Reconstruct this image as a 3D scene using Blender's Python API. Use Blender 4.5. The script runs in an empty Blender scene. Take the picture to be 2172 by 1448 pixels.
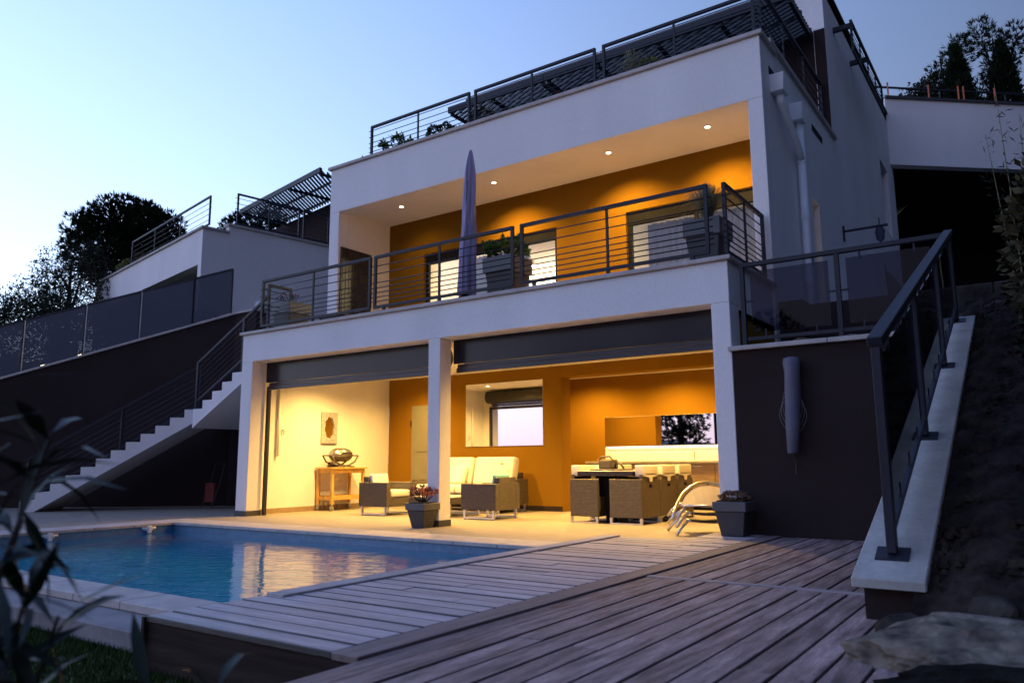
import bpy, bmesh, math, random
from mathutils import Vector, Matrix, Euler

# ------------------------------------------------------------------ camera, sky, light
sc = bpy.context.scene
COL = sc.collection
rad = math.radians
cam = bpy.data.cameras.new('camera')
camo = bpy.data.objects.new('camera', cam)
COL.objects.link(camo)
camo.location = (2.677, -7.931, 0.84)
camo.rotation_euler = (1.72660, 0.00634, 0.60835)
cam.sensor_fit = 'HORIZONTAL'
cam.sensor_width = 36.0
cam.lens = 26.95
cam.clip_start = 0.05
cam.clip_end = 3000
cam.dof.use_dof = True
cam.dof.focus_distance = 8.0
cam.dof.aperture_fstop = 2.8
sc.camera = camo

SUN_AZ = -80.0           # degrees from +y, towards -x: the sun has just set there
w = bpy.data.worlds.new('World')
sc.world = w
w.use_nodes = True
nt = w.node_tree
nt.nodes.clear()
out = nt.nodes.new('ShaderNodeOutputWorld')
bg = nt.nodes.new('ShaderNodeBackground')
sky = nt.nodes.new('ShaderNodeTexSky')
sky.sky_type = 'NISHITA'
sky.sun_disc = False
sky.sun_elevation = rad(-3.0)
sky.sun_rotation = rad(SUN_AZ)
sky.air_density = 1.0
sky.dust_density = 0.3
sky.ozone_density = 3.2
gl = nt.nodes.new('ShaderNodeMix'); gl.data_type = 'RGBA'; gl.blend_type = 'MULTIPLY'
gl.inputs[0].default_value = 1.0
gl.inputs[7].default_value = (4.6, 7.4, 4.0, 1)
nt.links.new(sky.outputs[0], gl.inputs[6])
tc = nt.nodes.new('ShaderNodeTexCoord')
sx = nt.nodes.new('ShaderNodeSeparateXYZ')
nt.links.new(tc.outputs['Generated'], sx.inputs[0])
rp = nt.nodes.new('ShaderNodeValToRGB')          # twilight arch: lavender horizon, blue zenith
el = rp.color_ramp.elements
el[0].position = 0.0; el[0].color = (0.56, 0.44, 0.55, 1)
el[1].position = 1.0; el[1].color = (0.17, 0.26, 0.68, 1)
for pos, c in ((0.12, (0.53, 0.455, 0.61, 1)), (0.35, (0.365, 0.425, 0.67, 1)), (0.6, (0.24, 0.34, 0.66, 1))):
    e = el.new(pos); e.color = c
nt.links.new(sx.outputs[2], rp.inputs[0])
ad = nt.nodes.new('ShaderNodeMix'); ad.data_type = 'RGBA'; ad.blend_type = 'ADD'
ad.inputs[0].default_value = 1.0
gz = nt.nodes.new('ShaderNodeMapRange')
gz.inputs[1].default_value = 1.0; gz.inputs[2].default_value = -0.6; gz.inputs[3].default_value = 0.12; gz.inputs[4].default_value = 1.0
nt.links.new(sx.outputs[0], gz.inputs[0])
gs_ = nt.nodes.new('ShaderNodeVectorMath'); gs_.operation = 'SCALE'
nt.links.new(gl.outputs[2], gs_.inputs[0]); nt.links.new(gz.outputs[0], gs_.inputs['Scale'])
nt.links.new(gs_.outputs[0], ad.inputs[6])
az = nt.nodes.new('ShaderNodeMapRange')          # the sky darkens to deep blue away from the sunset
az.inputs[1].default_value = 1.0; az.inputs[2].default_value = -1.0
az.inputs[3].default_value = 0.0; az.inputs[4].default_value = 1.0
dt_ = nt.nodes.new('ShaderNodeVectorMath'); dt_.operation = 'DOT_PRODUCT'; dt_.inputs[1].default_value = (0.90, 0.43, 0.0)
nt.links.new(tc.outputs['Generated'], dt_.inputs[0])
nt.links.new(dt_.outputs['Value'], az.inputs[0])
pw = nt.nodes.new('ShaderNodeMath'); pw.operation = 'POWER'; pw.inputs[1].default_value = 1.4
nt.links.new(az.outputs[0], pw.inputs[0])
ps_ = nt.nodes.new('ShaderNodeMath'); ps_.operation = 'MULTIPLY'; ps_.inputs[1].default_value = 2.7
nt.links.new(pw.outputs[0], ps_.inputs[0])
am0 = nt.nodes.new('ShaderNodeVectorMath'); am0.operation = 'SCALE'
nt.links.new(rp.outputs[0], am0.inputs[0]); nt.links.new(ps_.outputs[0], am0.inputs['Scale'])
am = nt.nodes.new('ShaderNodeVectorMath'); am.operation = 'ADD'
am.inputs[1].default_value = (0.002, 0.006, 0.03)
nt.links.new(am0.outputs[0], am.inputs[0])
nt.links.new(am.outputs[0], ad.inputs[7])
nt.links.new(ad.outputs[2], bg.inputs[0])
bg.inputs[1].default_value = 0.84
nt.links.new(bg.outputs[0], out.inputs[0])

sl = bpy.data.lights.new('sun', 'SUN')
sl.energy = 0.05
sl.angle = rad(20)
sl.color = (1.0, 0.85, 0.75)
so = bpy.data.objects.new('sun', sl)
COL.objects.link(so)
sd = Vector((math.sin(rad(SUN_AZ)), math.cos(rad(SUN_AZ)), 0.05))
so.rotation_euler = sd.to_track_quat('Z', 'Y').to_euler()

vs = sc.view_settings
vs.view_transform = 'Standard'
vs.look = 'None'
vs.exposure = 0.0
vs.gamma = 1.0
sc.render.engine = 'CYCLES'
cy = sc.cycles
cy.use_denoising = True
cy.max_bounces = 8
cy.diffuse_bounces = 4
cy.glossy_bounces = 5
cy.transparent_max_bounces = 24
cy.caustics_reflective = False
cy.caustics_refractive = True
cy.sample_clamp_indirect = 4.0
WARM = (1.0, 0.59, 0.145)

# ------------------------------------------------------------------ helpers
RNG = random.Random(7)
ORG = {}


def tag(o, label=None, cat=None, group=None, kind=None):
    if label: o['label'] = label
    if cat: o['category'] = cat
    if group: o['group'] = group
    if kind: o['kind'] = kind
    return o


def thing(name, label, cat, loc=(0, 0, 0), group=None, rz=None):
    """An Empty at a thing's base. rz given: its parts are built in local coordinates."""
    o = bpy.data.objects.new(name, None)
    COL.objects.link(o)
    o.empty_display_size = 0.1
    o.location = loc
    if rz is not None:
        o.rotation_euler = (0, 0, rz)
        ORG[o.name] = Vector((0, 0, 0))
    else:
        ORG[o.name] = Vector(loc)
    return tag(o, label, cat, group)


def addobj(name, mesh, parent=None, loc=None):
    o = bpy.data.objects.new(name, mesh)
    COL.objects.link(o)
    if parent is not None:
        o.parent = parent
        ORG[o.name] = ORG[parent.name]
    else:
        ORG[o.name] = Vector((0, 0, 0))
    if loc is not None:
        o.location = loc
    return o


class MB:
    def __init__(s):
        s.v = []; s.f = []

    def add(s, vs_, fs):
        n = len(s.v)
        s.v += [tuple(v) for v in vs_]
        s.f += [tuple(i + n for i in f) for f in fs]
        return s

    def box(s, x0, x1, y0, y1, z0, z1):
        return s.add([(x0, y0, z0), (x1, y0, z0), (x1, y1, z0), (x0, y1, z0), (x0, y0, z1), (x1, y0, z1), (x1, y1, z1), (x0, y1, z1)],
                     [(0, 3, 2, 1), (4, 5, 6, 7), (0, 1, 5, 4), (1, 2, 6, 5), (2, 3, 7, 6), (3, 0, 4, 7)])

    def hexa(s, lo, hi):
        """frustum-like solid from two rings of four points"""
        return s.add(list(lo) + list(hi), [(0, 3, 2, 1), (4, 5, 6, 7), (0, 1, 5, 4), (1, 2, 6, 5), (2, 3, 7, 6), (3, 0, 4, 7)])

    def beam(s, p, q, wd, ht, up=(0, 0, 1)):
        p = Vector(p); q = Vector(q); d = (q - p).normalized(); up = Vector(up)
        sd_ = d.cross(up)
        if sd_.length < 1e-4: sd_ = Vector((1, 0, 0))
        sd_.normalize(); u = sd_.cross(d).normalized()
        a = sd_ * wd / 2; b = u * ht / 2
        return s.hexa([p - a - b, p + a - b, p + a + b, p - a + b], [q - a - b, q + a - b, q + a + b, q - a + b])

    def tube(s, pts, r, n=8, closed=False):
        pts = [Vector(p) for p in pts]
        rr = r if isinstance(r, (list, tuple)) else [r] * len(pts)
        base = len(s.v); m = len(pts)
        prev = None
        for i, p in enumerate(pts):
            d = (pts[min(i + 1, m - 1)] - pts[max(i - 1, 0)])
            d = d.normalized() if d.length > 1e-9 else Vector((0, 0, 1))
            if prev is None:
                a = d.cross(Vector((0.123, 0.31, 0.94)))
                if a.length < .05: a = d.cross(Vector((1, 0, 0)))
            else:
                a = prev - d * prev.dot(d)
            a.normalize(); prev = a
            b = d.cross(a)
            for k in range(n):
                t = 2 * math.pi * k / n
                s.v.append(tuple(p + (a * math.cos(t) + b * math.sin(t)) * rr[i]))
        for i in range(m - 1):
            for k in range(n):
                k2 = (k + 1) % n
                s.f.append((base + i * n + k, base + i * n + k2, base + (i + 1) * n + k2, base + (i + 1) * n + k))
        s.f.append(tuple(base + k for k in range(n))[::-1])
        s.f.append(tuple(base + (m - 1) * n + k for k in range(n)))
        return s

    def lathe(s, prof, c=(0, 0, 0), n=20):
        base = len(s.v); m = len(prof)
        for r, z in prof:
            for k in range(n):
                t = 2 * math.pi * k / n
                s.v.append((c[0] + r * math.cos(t), c[1] + r * math.sin(t), c[2] + z))
        for i in range(m - 1):
            for k in range(n):
                k2 = (k + 1) % n
                s.f.append((base + i * n + k, base + i * n + k2, base + (i + 1) * n + k2, base + (i + 1) * n + k))
        s.f.append(tuple(base + k for k in range(n))[::-1])
        s.f.append(tuple(base + (m - 1) * n + k for k in range(n)))
        return s

    def prism(s, poly, axis, a0, a1):
        """poly of (p,q) extruded along axis 'x','y' or 'z' from a0 to a1"""
        def P(p, q, a):
            return {'x': (a, p, q), 'y': (p, a, q), 'z': (p, q, a)}[axis]
        n = len(poly)
        vs_ = [P(p, q, a0) for p, q in poly] + [P(p, q, a1) for p, q in poly]
        fs = [tuple(range(n))[::-1], tuple(range(n, 2 * n))]
        fs += [(i, (i + 1) % n, n + (i + 1) % n, n + i) for i in range(n)]
        return s.add(vs_, fs)

    def leaf(s, p, d, n_, ln, wd, fold=0.0, bend=0.0):
        """lanceolate leaf as a strip of 3 sections"""
        p = Vector(p); d = Vector(d).normalized(); n_ = Vector(n_)
        sdv = d.cross(n_)
        if sdv.length < 1e-4: sdv = d.cross(Vector((0.3, 0.9, 0.2)))
        sdv.normalize(); up = sdv.cross(d).normalized()
        m1 = p + d * ln * .35 - up * bend * ln * .12
        m2 = p + d * ln * .7 - up * bend * ln * .45
        t = p + d * ln - up * bend * ln
        f = up * fold * wd
        s.add([p, m1 - sdv * wd * .5 + f, m1, m1 + sdv * wd * .5 + f, m2 - sdv * wd * .38 + f, m2, m2 + sdv * wd * .38 + f, t],
              [(0, 2, 1), (0, 3, 2), (1, 2, 5, 4), (2, 3, 6, 5), (4, 5, 7), (5, 6, 7)])
        return s

    def card(s, p, d, n_, ln, wd):
        p = Vector(p); d = Vector(d).normalized(); sdv = d.cross(Vector(n_))
        if sdv.length < 1e-4: sdv = Vector((1, 0, 0))
        sdv.normalize()
        m = p + d * ln * .45
        return s.add([p, m - sdv * wd * .5, p + d * ln, m + sdv * wd * .5], [(0, 1, 2, 3)])

    def mesh(s, name, mat, off=Vector((0, 0, 0)), smooth=False, bevel=0.0, seg=1):
        me = bpy.data.meshes.new(name)
        me.from_pydata([(v[0] - off[0], v[1] - off[1], v[2] - off[2]) for v in s.v], [], s.f)
        me.update()
        b = bmesh.new(); b.from_mesh(me)
        if bevel:
            ed = [e for e in b.edges if len(e.link_faces) == 2 and e.calc_face_angle(0) > .5]
            bmesh.ops.bevel(b, geom=ed, offset=bevel, segments=seg, affect='EDGES', profile=.6, clamp_overlap=True)
        if len(b.faces) < 60000:
            bmesh.ops.recalc_face_normals(b, faces=b.faces)
        b.to_mesh(me); b.free()
        if smooth:
            for p in me.polygons: p.use_smooth = True
        if mat: me.materials.append(mat)
        return me

    def build(s, name, mat, parent=None, smooth=False, bevel=0.0, seg=1):
        off = ORG[parent.name] if parent is not None else Vector((0, 0, 0))
        return addobj(name, s.mesh(name, mat, off, smooth, bevel, seg), parent)


def B(name, x0, x1, y0, y1, z0, z1, mat, parent=None, bevel=0.0):
    return MB().box(x0, x1, y0, y1, z0, z1).build(name, mat, parent, bevel=bevel)


def copy_tree(o, parent=None):
    c = o.copy(); COL.objects.link(c)
    ORG[c.name] = ORG[o.name]
    if parent is not None: c.parent = parent
    for ch in list(o.children): copy_tree(ch, c)
    return c


# ------------------------------------------------------------------ materials
MATS = {}


def pmat(name, col, rough=.6, var=.12, scale=3.0, bump=0.0, bscale=120.0, metal=0.0, stretch=(1, 1, 1), rnd=0.0,
         col2=None, spec=.5, detail=5.0, bstretch=None, fine=0.0, edge=None):
    m = bpy.data.materials.new(name); m.use_nodes = True
    t = m.node_tree; N = t.nodes; L = t.links
    p = N['Principled BSDF']
    geo = N.new('ShaderNodeNewGeometry')
    mp = N.new('ShaderNodeMapping'); mp.inputs['Scale'].default_value = stretch
    L.new(geo.outputs['Position'], mp.inputs[0])
    vec = mp.outputs[0]
    oi = None
    if rnd:
        oi = N.new('ShaderNodeObjectInfo')
        va = N.new('ShaderNodeVectorMath'); va.operation = 'MULTIPLY_ADD'
        L.new(oi.outputs['Random'], va.inputs[0]); va.inputs[1].default_value = (37.1, 19.3, 53.7)
        L.new(vec, va.inputs[2]); vec = va.outputs[0]
    nz = N.new('ShaderNodeTexNoise'); nz.inputs['Scale'].default_value = scale; nz.inputs['Detail'].default_value = detail
    L.new(vec, nz.inputs['Vector'])
    rm = N.new('ShaderNodeValToRGB')
    c = col; d = col2 if col2 else tuple(x * (1 - var * 2.2) for x in col)
    h = col if col2 else tuple(min(1, x * (1 + var * 1.2)) for x in col)
    rm.color_ramp.elements[0].position = .28; rm.color_ramp.elements[0].color = (*d, 1)
    rm.color_ramp.elements[1].position = .72; rm.color_ramp.elements[1].color = (*h, 1)
    L.new(nz.outputs['Fac'], rm.inputs[0])
    colout = rm.outputs[0]
    if fine:
        nf = N.new('ShaderNodeTexNoise'); nf.inputs['Scale'].default_value = bscale * .6; nf.inputs['Detail'].default_value = 3
        L.new(vec, nf.inputs['Vector'])
        mr = N.new('ShaderNodeMapRange'); mr.inputs[1].default_value = .3; mr.inputs[2].default_value = .7
        mr.inputs[3].default_value = 1 - fine; mr.inputs[4].default_value = 1 + fine * .6
        L.new(nf.outputs['Fac'], mr.inputs[0])
        mm = N.new('ShaderNodeVectorMath'); mm.operation = 'SCALE'
        L.new(colout, mm.inputs[0]); L.new(mr.outputs[0], mm.inputs['Scale']); colout = mm.outputs[0]
    if rnd:
        mr = N.new('ShaderNodeMapRange'); mr.inputs[3].default_value = 1 - rnd; mr.inputs[4].default_value = 1 + rnd
        L.new(oi.outputs['Random'], mr.inputs[0])
        mm = N.new('ShaderNodeVectorMath'); mm.operation = 'SCALE'
        L.new(colout, mm.inputs[0]); L.new(mr.outputs[0], mm.inputs['Scale']); colout = mm.outputs[0]
    if edge:                                   # dark bands painted along board edges, standing for shade in the gaps
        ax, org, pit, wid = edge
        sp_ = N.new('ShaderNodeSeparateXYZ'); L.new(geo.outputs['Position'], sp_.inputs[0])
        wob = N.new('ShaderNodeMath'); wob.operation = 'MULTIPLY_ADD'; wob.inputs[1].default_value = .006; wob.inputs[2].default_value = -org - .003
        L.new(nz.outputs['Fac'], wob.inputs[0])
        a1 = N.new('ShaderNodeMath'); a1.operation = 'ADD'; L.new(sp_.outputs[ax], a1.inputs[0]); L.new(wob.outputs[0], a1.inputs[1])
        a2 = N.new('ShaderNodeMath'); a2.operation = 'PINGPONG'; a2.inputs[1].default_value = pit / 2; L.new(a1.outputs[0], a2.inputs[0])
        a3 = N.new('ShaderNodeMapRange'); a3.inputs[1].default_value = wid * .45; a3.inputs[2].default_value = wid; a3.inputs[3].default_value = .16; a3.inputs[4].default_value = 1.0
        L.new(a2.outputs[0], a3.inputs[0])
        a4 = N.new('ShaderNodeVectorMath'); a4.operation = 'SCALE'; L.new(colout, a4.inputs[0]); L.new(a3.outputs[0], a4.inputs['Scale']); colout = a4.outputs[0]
    L.new(colout, p.inputs['Base Color'])
    p.inputs['Roughness'].default_value = rough
    p.inputs['Metallic'].default_value = metal
    p.inputs['Specular IOR Level'].default_value = spec
    if bump:
        nb = N.new('ShaderNodeTexNoise'); nb.inputs['Scale'].default_value = bscale; nb.inputs['Detail'].default_value = 4
        if bstretch:
            m2 = N.new('ShaderNodeMapping'); m2.inputs['Scale'].default_value = bstretch
            L.new(geo.outputs['Position'], m2.inputs[0]); L.new(m2.outputs[0], nb.inputs['Vector'])
        else:
            L.new(vec, nb.inputs['Vector'])
        bp = N.new('ShaderNodeBump'); bp.inputs['Strength'].default_value = bump; bp.inputs['Distance'].default_value = .01
        L.new(nb.outputs['Fac'], bp.inputs['Height']); L.new(bp.outputs[0], p.inputs['Normal'])
    MATS[name] = m
    return m


WHITE = pmat('white_render', (.80, .775, .785), .85, .04, 1.1, stretch=(1, 1, .3), bump=.6, bscale=90, fine=.05)
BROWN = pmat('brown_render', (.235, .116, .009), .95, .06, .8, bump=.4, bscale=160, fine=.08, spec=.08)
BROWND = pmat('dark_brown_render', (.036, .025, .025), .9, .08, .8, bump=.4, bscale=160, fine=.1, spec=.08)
STONE = pmat('limestone', (.40, .38, .35), .7, .12, 4, bump=.15, bscale=60, fine=.1, rnd=.06)
COPE = pmat('coping_stone', (.46, .41, .39), .65, .1, 5, bump=.12, bscale=80, fine=.08, rnd=.05)
TILE = None
METAL = pmat('dark_metal', (.018, .019, .030), .5, .1, 8, bump=.05, bscale=200, spec=.3)
ALU = pmat('brushed_aluminium', (.62, .62, .62), .3, .05, 10, metal=1.0)
BLACK = pmat('black_frame', (.010, .010, .012), .65, .1, 8, spec=.08)
SHUT = pmat('shutter_grey', (.018, .017, .026), .22, .06, 2, bump=.02, bscale=6, spec=.28)
SHUTF = pmat('shutter_slats', (.025, .024, .034), .35, .06, 2, spec=.5)
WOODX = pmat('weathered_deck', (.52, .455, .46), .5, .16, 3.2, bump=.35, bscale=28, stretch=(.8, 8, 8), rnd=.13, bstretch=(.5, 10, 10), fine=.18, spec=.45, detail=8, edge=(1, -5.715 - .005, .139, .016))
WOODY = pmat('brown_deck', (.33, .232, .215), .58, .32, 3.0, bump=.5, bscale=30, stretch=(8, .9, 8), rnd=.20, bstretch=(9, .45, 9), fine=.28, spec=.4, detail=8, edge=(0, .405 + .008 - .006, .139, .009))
FASC = pmat('deck_fascia', (.04, .028, .025), .7, .25, 3, bump=.3, bscale=25, stretch=(.5, 8, 8), bstretch=(.5, 10, 10), spec=.08)
FASCB = pmat('edge_board_wood', (.22, .165, .155), .6, .16, 3.2, stretch=(9, .55, 9), fine=.14, bump=.3, bscale=26, bstretch=(10, .5, 10))
FASCB2 = pmat('batten_wood', (.33, .27, .27), .6, .12, 3.2, stretch=(.6, 9, 9), fine=.14)
TEAK = pmat('teak', (.58, .33, .09), .5, .15, 5, stretch=(4, 4, .8))
CABW = pmat('cabinet_wood', (.34, .235, .14), .45, .12, 4, stretch=(.8, 4, 6), bump=.05, bscale=40)
CUSH = pmat('cream_cushion', (.74, .70, .62), .9, .05, 3, bump=.2, bscale=200)
CUSHB = pmat('blue_cushion', (.16, .42, .48), .9, .1, 14, bump=.2, bscale=200)
CUSHP = pmat('pale_blue_cushion', (.55, .66, .70), .9, .05, 4, bump=.2, bscale=200)
SLING = pmat('taupe_sling', (.42, .36, .27), .7, .06, 4, bump=.2, bscale=300)
SLINGD = pmat('dark_sling', (.10, .085, .065), .7, .06, 4, bump=.2, bscale=300)
POT = pmat('grey_planter', (.045, .045, .053), .55, .06, 3, bump=.05, bscale=90)
POTR = pmat('planter_rim', (.095, .095, .105), .5, .06, 3, bump=.05, bscale=90)
SOILP = pmat('potting_soil', (.03, .022, .016), .95, .3, 30, bump=.5, bscale=50)
LAV = pmat('parasol_cover', (.30, .265, .43), .85, .06, 6, bump=.25, bscale=40, stretch=(3, 3, .5))
SLEEVE = pmat('grey_cover', (.10, .098, .145), .6, .08, 6, bump=.15, bscale=40)
ROPE = pmat('cord', (.18, .17, .17), .9, .05, 5)
PVC = pmat('white_pvc', (.80, .84, .90), .35, .04, 5)
WPLAST = pmat('white_plastic', (.78, .78, .76), .4, .03, 5)
DOORM = pmat('grey_door', (.19, .175, .13), .55, .05, 3)
DARKD = pmat('dark_door', (.03, .026, .025), .5, .1, 3)
COUNTER = pmat('stone_worktop', (.45, .42, .38), .3, .1, 12)
BACKS = pmat('white_backsplash', (.82, .82, .80), .3, .02, 5)
GRILLM = pmat('grill_lid', (.33, .32, .30), .28, .05, 5, metal=.9)
GRILLD = pmat('grill_body', (.06, .05, .045), .4, .1, 5)
RUBBER = pmat('castor_rubber', (.22, .21, .19), .6, .05, 5)
RED = pmat('red_plastic', (.14, .016, .014), .5, .1, 5)
GRASSM = pmat('lawn_grass', (.055, .085, .022), .7, .3, 2.0, col2=(.028, .05, .012), spec=.08)
GROUNDM = pmat('ground_earth', (.09, .085, .05), .95, .3, .3, bump=.5, bscale=8, fine=.2, spec=.08)
SOIL = pmat('embankment_soil', (.028, .022, .018), .95, .35, 6, bump=1.0, bscale=30, fine=.35, spec=.08)
ROCK = pmat('boulder_rock', (.24, .20, .155), .9, .35, 9, bump=1.0, bscale=26, fine=.45, col2=(.055, .045, .04), spec=.08)
ROCKD = pmat('dark_rock', (.06, .052, .045), .9, .3, 5, bump=1.0, bscale=18, fine=.3, spec=.08)
SLAB = pmat('concrete_slab', (.24, .22, .23), .85, .15, 3, bump=.2, bscale=70, fine=.1)
BFLOOR = pmat('balcony_tiles', (.62, .54, .45), .5, .05, 3)
ROCKB = pmat('black_rock', (.012, .012, .010), .95, .3, 8, bump=1.0, bscale=40, spec=.08)  # near-black rock tone for the stone before the pale boulder
PEBB = pmat('pale_gravel', (.42, .41, .40), .85, .3, 25, bump=1.0, bscale=45, fine=.35)
BARK = pmat('bark', (.06, .045, .035), .9, .25, 6, bump=.6, bscale=25, stretch=(2, 2, .5), spec=.08)
PINE = pmat('pine_needles', (.016, .026, .011), .7, .3, .9, spec=.08)
OLIVE = pmat('olive_leaves', (.04, .048, .032), .65, .25, 1.2, spec=.08)
CYPR = pmat('cypress_foliage', (.012, .02, .010), .8, .3, 2.0, spec=.08)
LEAFD = pmat('oleander_leaf', (.012, .022, .011), .5, .25, 6, spec=.2)
LEAFB = pmat('bluish_leaf', (.03, .045, .05), .45, .2, 6, spec=.35)
LEAFG = pmat('succulent_green', (.10, .19, .035), .5, .3, 9, spec=.08)
LEAFY = pmat('yellow_green_leaf', (.18, .20, .035), .6, .25, 8)
LEAFR = pmat('coral_leaf', (.42, .10, .045), .5, .3, 10)
LEAFDG = pmat('dark_shrub_leaf', (.022, .026, .013), .7, .3, 8, spec=.08)
LEAFV = pmat('vine_leaf', (.075, .065, .035), .6, .3, 8, spec=.08)
PINK = pmat('pink_flower', (.45, .10, .17), .6, .2, 10)
REDF = pmat('red_flower', (.45, .03, .035), .6, .2, 10)
STRAW = pmat('straw_grass', (.30, .27, .13), .7, .25, 6)
SEDUM = pmat('sedum', (.16, .15, .09), .6, .4, 25, col2=(.22, .07, .05))
POSTO = pmat('orange_post', (.55, .13, .05), .6, .1, 5)
HILL = pmat('far_hill', (.07, .09, .10), .95, .2, .02)
CURT = pmat('curtain_fabric', (.60, .56, .62), .9, .03, 3, bump=.05, bscale=150)
WICK = None


def wicker(name, c1, c2):
    m = bpy.data.materials.new(name); m.use_nodes = True
    t = m.node_tree; N = t.nodes; L = t.links; p = N['Principled BSDF']
    geo = N.new('ShaderNodeNewGeometry')
    sp = N.new('ShaderNodeSeparateXYZ'); L.new(geo.outputs['Position'], sp.inputs[0])
    ad_ = N.new('ShaderNodeMath'); ad_.operation = 'ADD'; L.new(sp.outputs[0], ad_.inputs[0]); L.new(sp.outputs[1], ad_.inputs[1])
    cb = N.new('ShaderNodeCombineXYZ'); L.new(ad_.outputs[0], cb.inputs[0]); L.new(sp.outputs[2], cb.inputs[1])
    br = N.new('ShaderNodeTexBrick'); br.inputs['Scale'].default_value = 1.0
    br.inputs['Brick Width'].default_value = .042; br.inputs['Row Height'].default_value = .019
    br.inputs['Mortar Size'].default_value = .0026; br.inputs['Mortar Smooth'].default_value = .6
    br.inputs['Color1'].default_value = (*c1, 1); br.inputs['Color2'].default_value = (*c2, 1)
    br.inputs['Mortar'].default_value = (c2[0] * .25, c2[1] * .25, c2[2] * .25, 1)
    L.new(cb.outputs[0], br.inputs['Vector'])
    L.new(br.outputs['Color'], p.inputs['Base Color'])
    p.inputs['Roughness'].default_value = .45
    bp = N.new('ShaderNodeBump'); bp.inputs['Strength'].default_value = .7; bp.inputs['Distance'].default_value = .006
    bp.invert = True
    L.new(br.outputs['Fac'], bp.inputs['Height']); L.new(bp.outputs[0], p.inputs['Normal'])
    return m


WICK = wicker('woven_wicker', (.112, .083, .064), (.07, .052, .042))


def tile_mat():
    m = bpy.data.materials.new('patio_tiles'); m.use_nodes = True
    t = m.node_tree; N = t.nodes; L = t.links; p = N['Principled BSDF']
    geo = N.new('ShaderNodeNewGeometry')
    br = N.new('ShaderNodeTexBrick'); br.offset = 0
    br.inputs['Scale'].default_value = 1.0
    br.inputs['Brick Width'].default_value = .45; br.inputs['Row Height'].default_value = .45
    br.inputs['Mortar Size'].default_value = .0022; br.inputs['Mortar Smooth'].default_value = .3
    br.inputs['Color1'].default_value = (.31, .265, .22, 1); br.inputs['Color2'].default_value = (.285, .245, .20, 1)
    br.inputs['Mortar'].default_value = (.22, .19, .155, 1)
    L.new(geo.outputs['Position'], br.inputs['Vector'])
    nz = N.new('ShaderNodeTexNoise'); nz.inputs['Scale'].default_value = 7; nz.inputs['Detail'].default_value = 6
    L.new(geo.outputs['Position'], nz.inputs['Vector'])
    mr = N.new('ShaderNodeMapRange'); mr.inputs[1].default_value = .3; mr.inputs[2].default_value = .7; mr.inputs[3].default_value = .86; mr.inputs[4].default_value = 1.08
    L.new(nz.outputs['Fac'], mr.inputs[0])
    sm = N.new('ShaderNodeVectorMath'); sm.operation = 'SCALE'
    L.new(br.outputs['Color'], sm.inputs[0]); L.new(mr.outputs[0], sm.inputs['Scale'])
    L.new(sm.outputs[0], p.inputs['Base Color'])
    p.inputs['Roughness'].default_value = .55
    p.inputs['Specular IOR Level'].default_value = .2
    return m


TILE = tile_mat()


def liner_mat():
    m = bpy.data.materials.new('blue_pool_liner'); m.use_nodes = True
    t = m.node_tree; N = t.nodes; L = t.links; p = N['Principled BSDF']
    geo = N.new('ShaderNodeNewGeometry')
    nz = N.new('ShaderNodeTexNoise'); nz.inputs['Scale'].default_value = 1.1; nz.inputs['Detail'].default_value = 3
    L.new(geo.outputs['Position'], nz.inputs['Vector'])
    rm = N.new('ShaderNodeValToRGB')
    rm.color_ramp.elements[0].position = .3; rm.color_ramp.elements[0].color = (.02, .60, .82, 1)
    rm.color_ramp.elements[1].position = .7; rm.color_ramp.elements[1].color = (.03, .70, .92, 1)
    L.new(nz.outputs['Fac'], rm.inputs[0]); L.new(rm.outputs[0], p.inputs['Base Color'])
    p.inputs['Roughness'].default_value = .45
    return m


LINER = liner_mat()


def water_mat():
    m = bpy.data.materials.new('pool_water'); m.use_nodes = True
    t = m.node_tree; N = t.nodes; L = t.links
    N.remove(N['Principled BSDF']); o = N['Material Output']
    geo = N.new('ShaderNodeNewGeometry')
    mp = N.new('ShaderNodeMapping'); mp.inputs['Scale'].default_value = (1.0, 1.0, 1.0); mp.inputs['Rotation'].default_value = (0, 0, rad(-35))
    L.new(geo.outputs['Position'], mp.inputs[0])
    m2 = N.new('ShaderNodeMapping'); m2.inputs['Scale'].default_value = (2.2, 6.5, 1)
    L.new(mp.outputs[0], m2.inputs[0])
    n1 = N.new('ShaderNodeTexNoise'); n1.inputs['Scale'].default_value = 1.6; n1.inputs['Detail'].default_value = 2.5; n1.inputs['Distortion'].default_value = .6
    L.new(m2.outputs[0], n1.inputs['Vector'])
    bp = N.new('ShaderNodeBump'); bp.inputs['Strength'].default_value = .42; bp.inputs['Distance'].default_value = .02
    L.new(n1.outputs['Fac'], bp.inputs['Height'])
    fr = N.new('ShaderNodeFresnel'); fr.inputs['IOR'].default_value = 1.36; L.new(bp.outputs[0], fr.inputs['Normal'])
    tr = N.new('ShaderNodeBsdfRefraction'); tr.inputs['Color'].default_value = (.86, .97, 1.0, 1); tr.inputs['IOR'].default_value = 1.33; tr.inputs['Roughness'].default_value = .02
    L.new(bp.outputs[0], tr.inputs['Normal'])
    gs = N.new('ShaderNodeBsdfGlossy'); gs.inputs['Roughness'].default_value = .03; gs.inputs['Color'].default_value = (1, 1, 1, 1)
    L.new(bp.outputs[0], gs.inputs['Normal'])
    mx = N.new('ShaderNodeMixShader'); L.new(fr.outputs[0], mx.inputs[0]); L.new(tr.outputs[0], mx.inputs[1]); L.new(gs.outputs[0], mx.inputs[2])
    L.new(mx.outputs[0], o.inputs[0])
    return m


WATER = water_mat()


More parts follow.
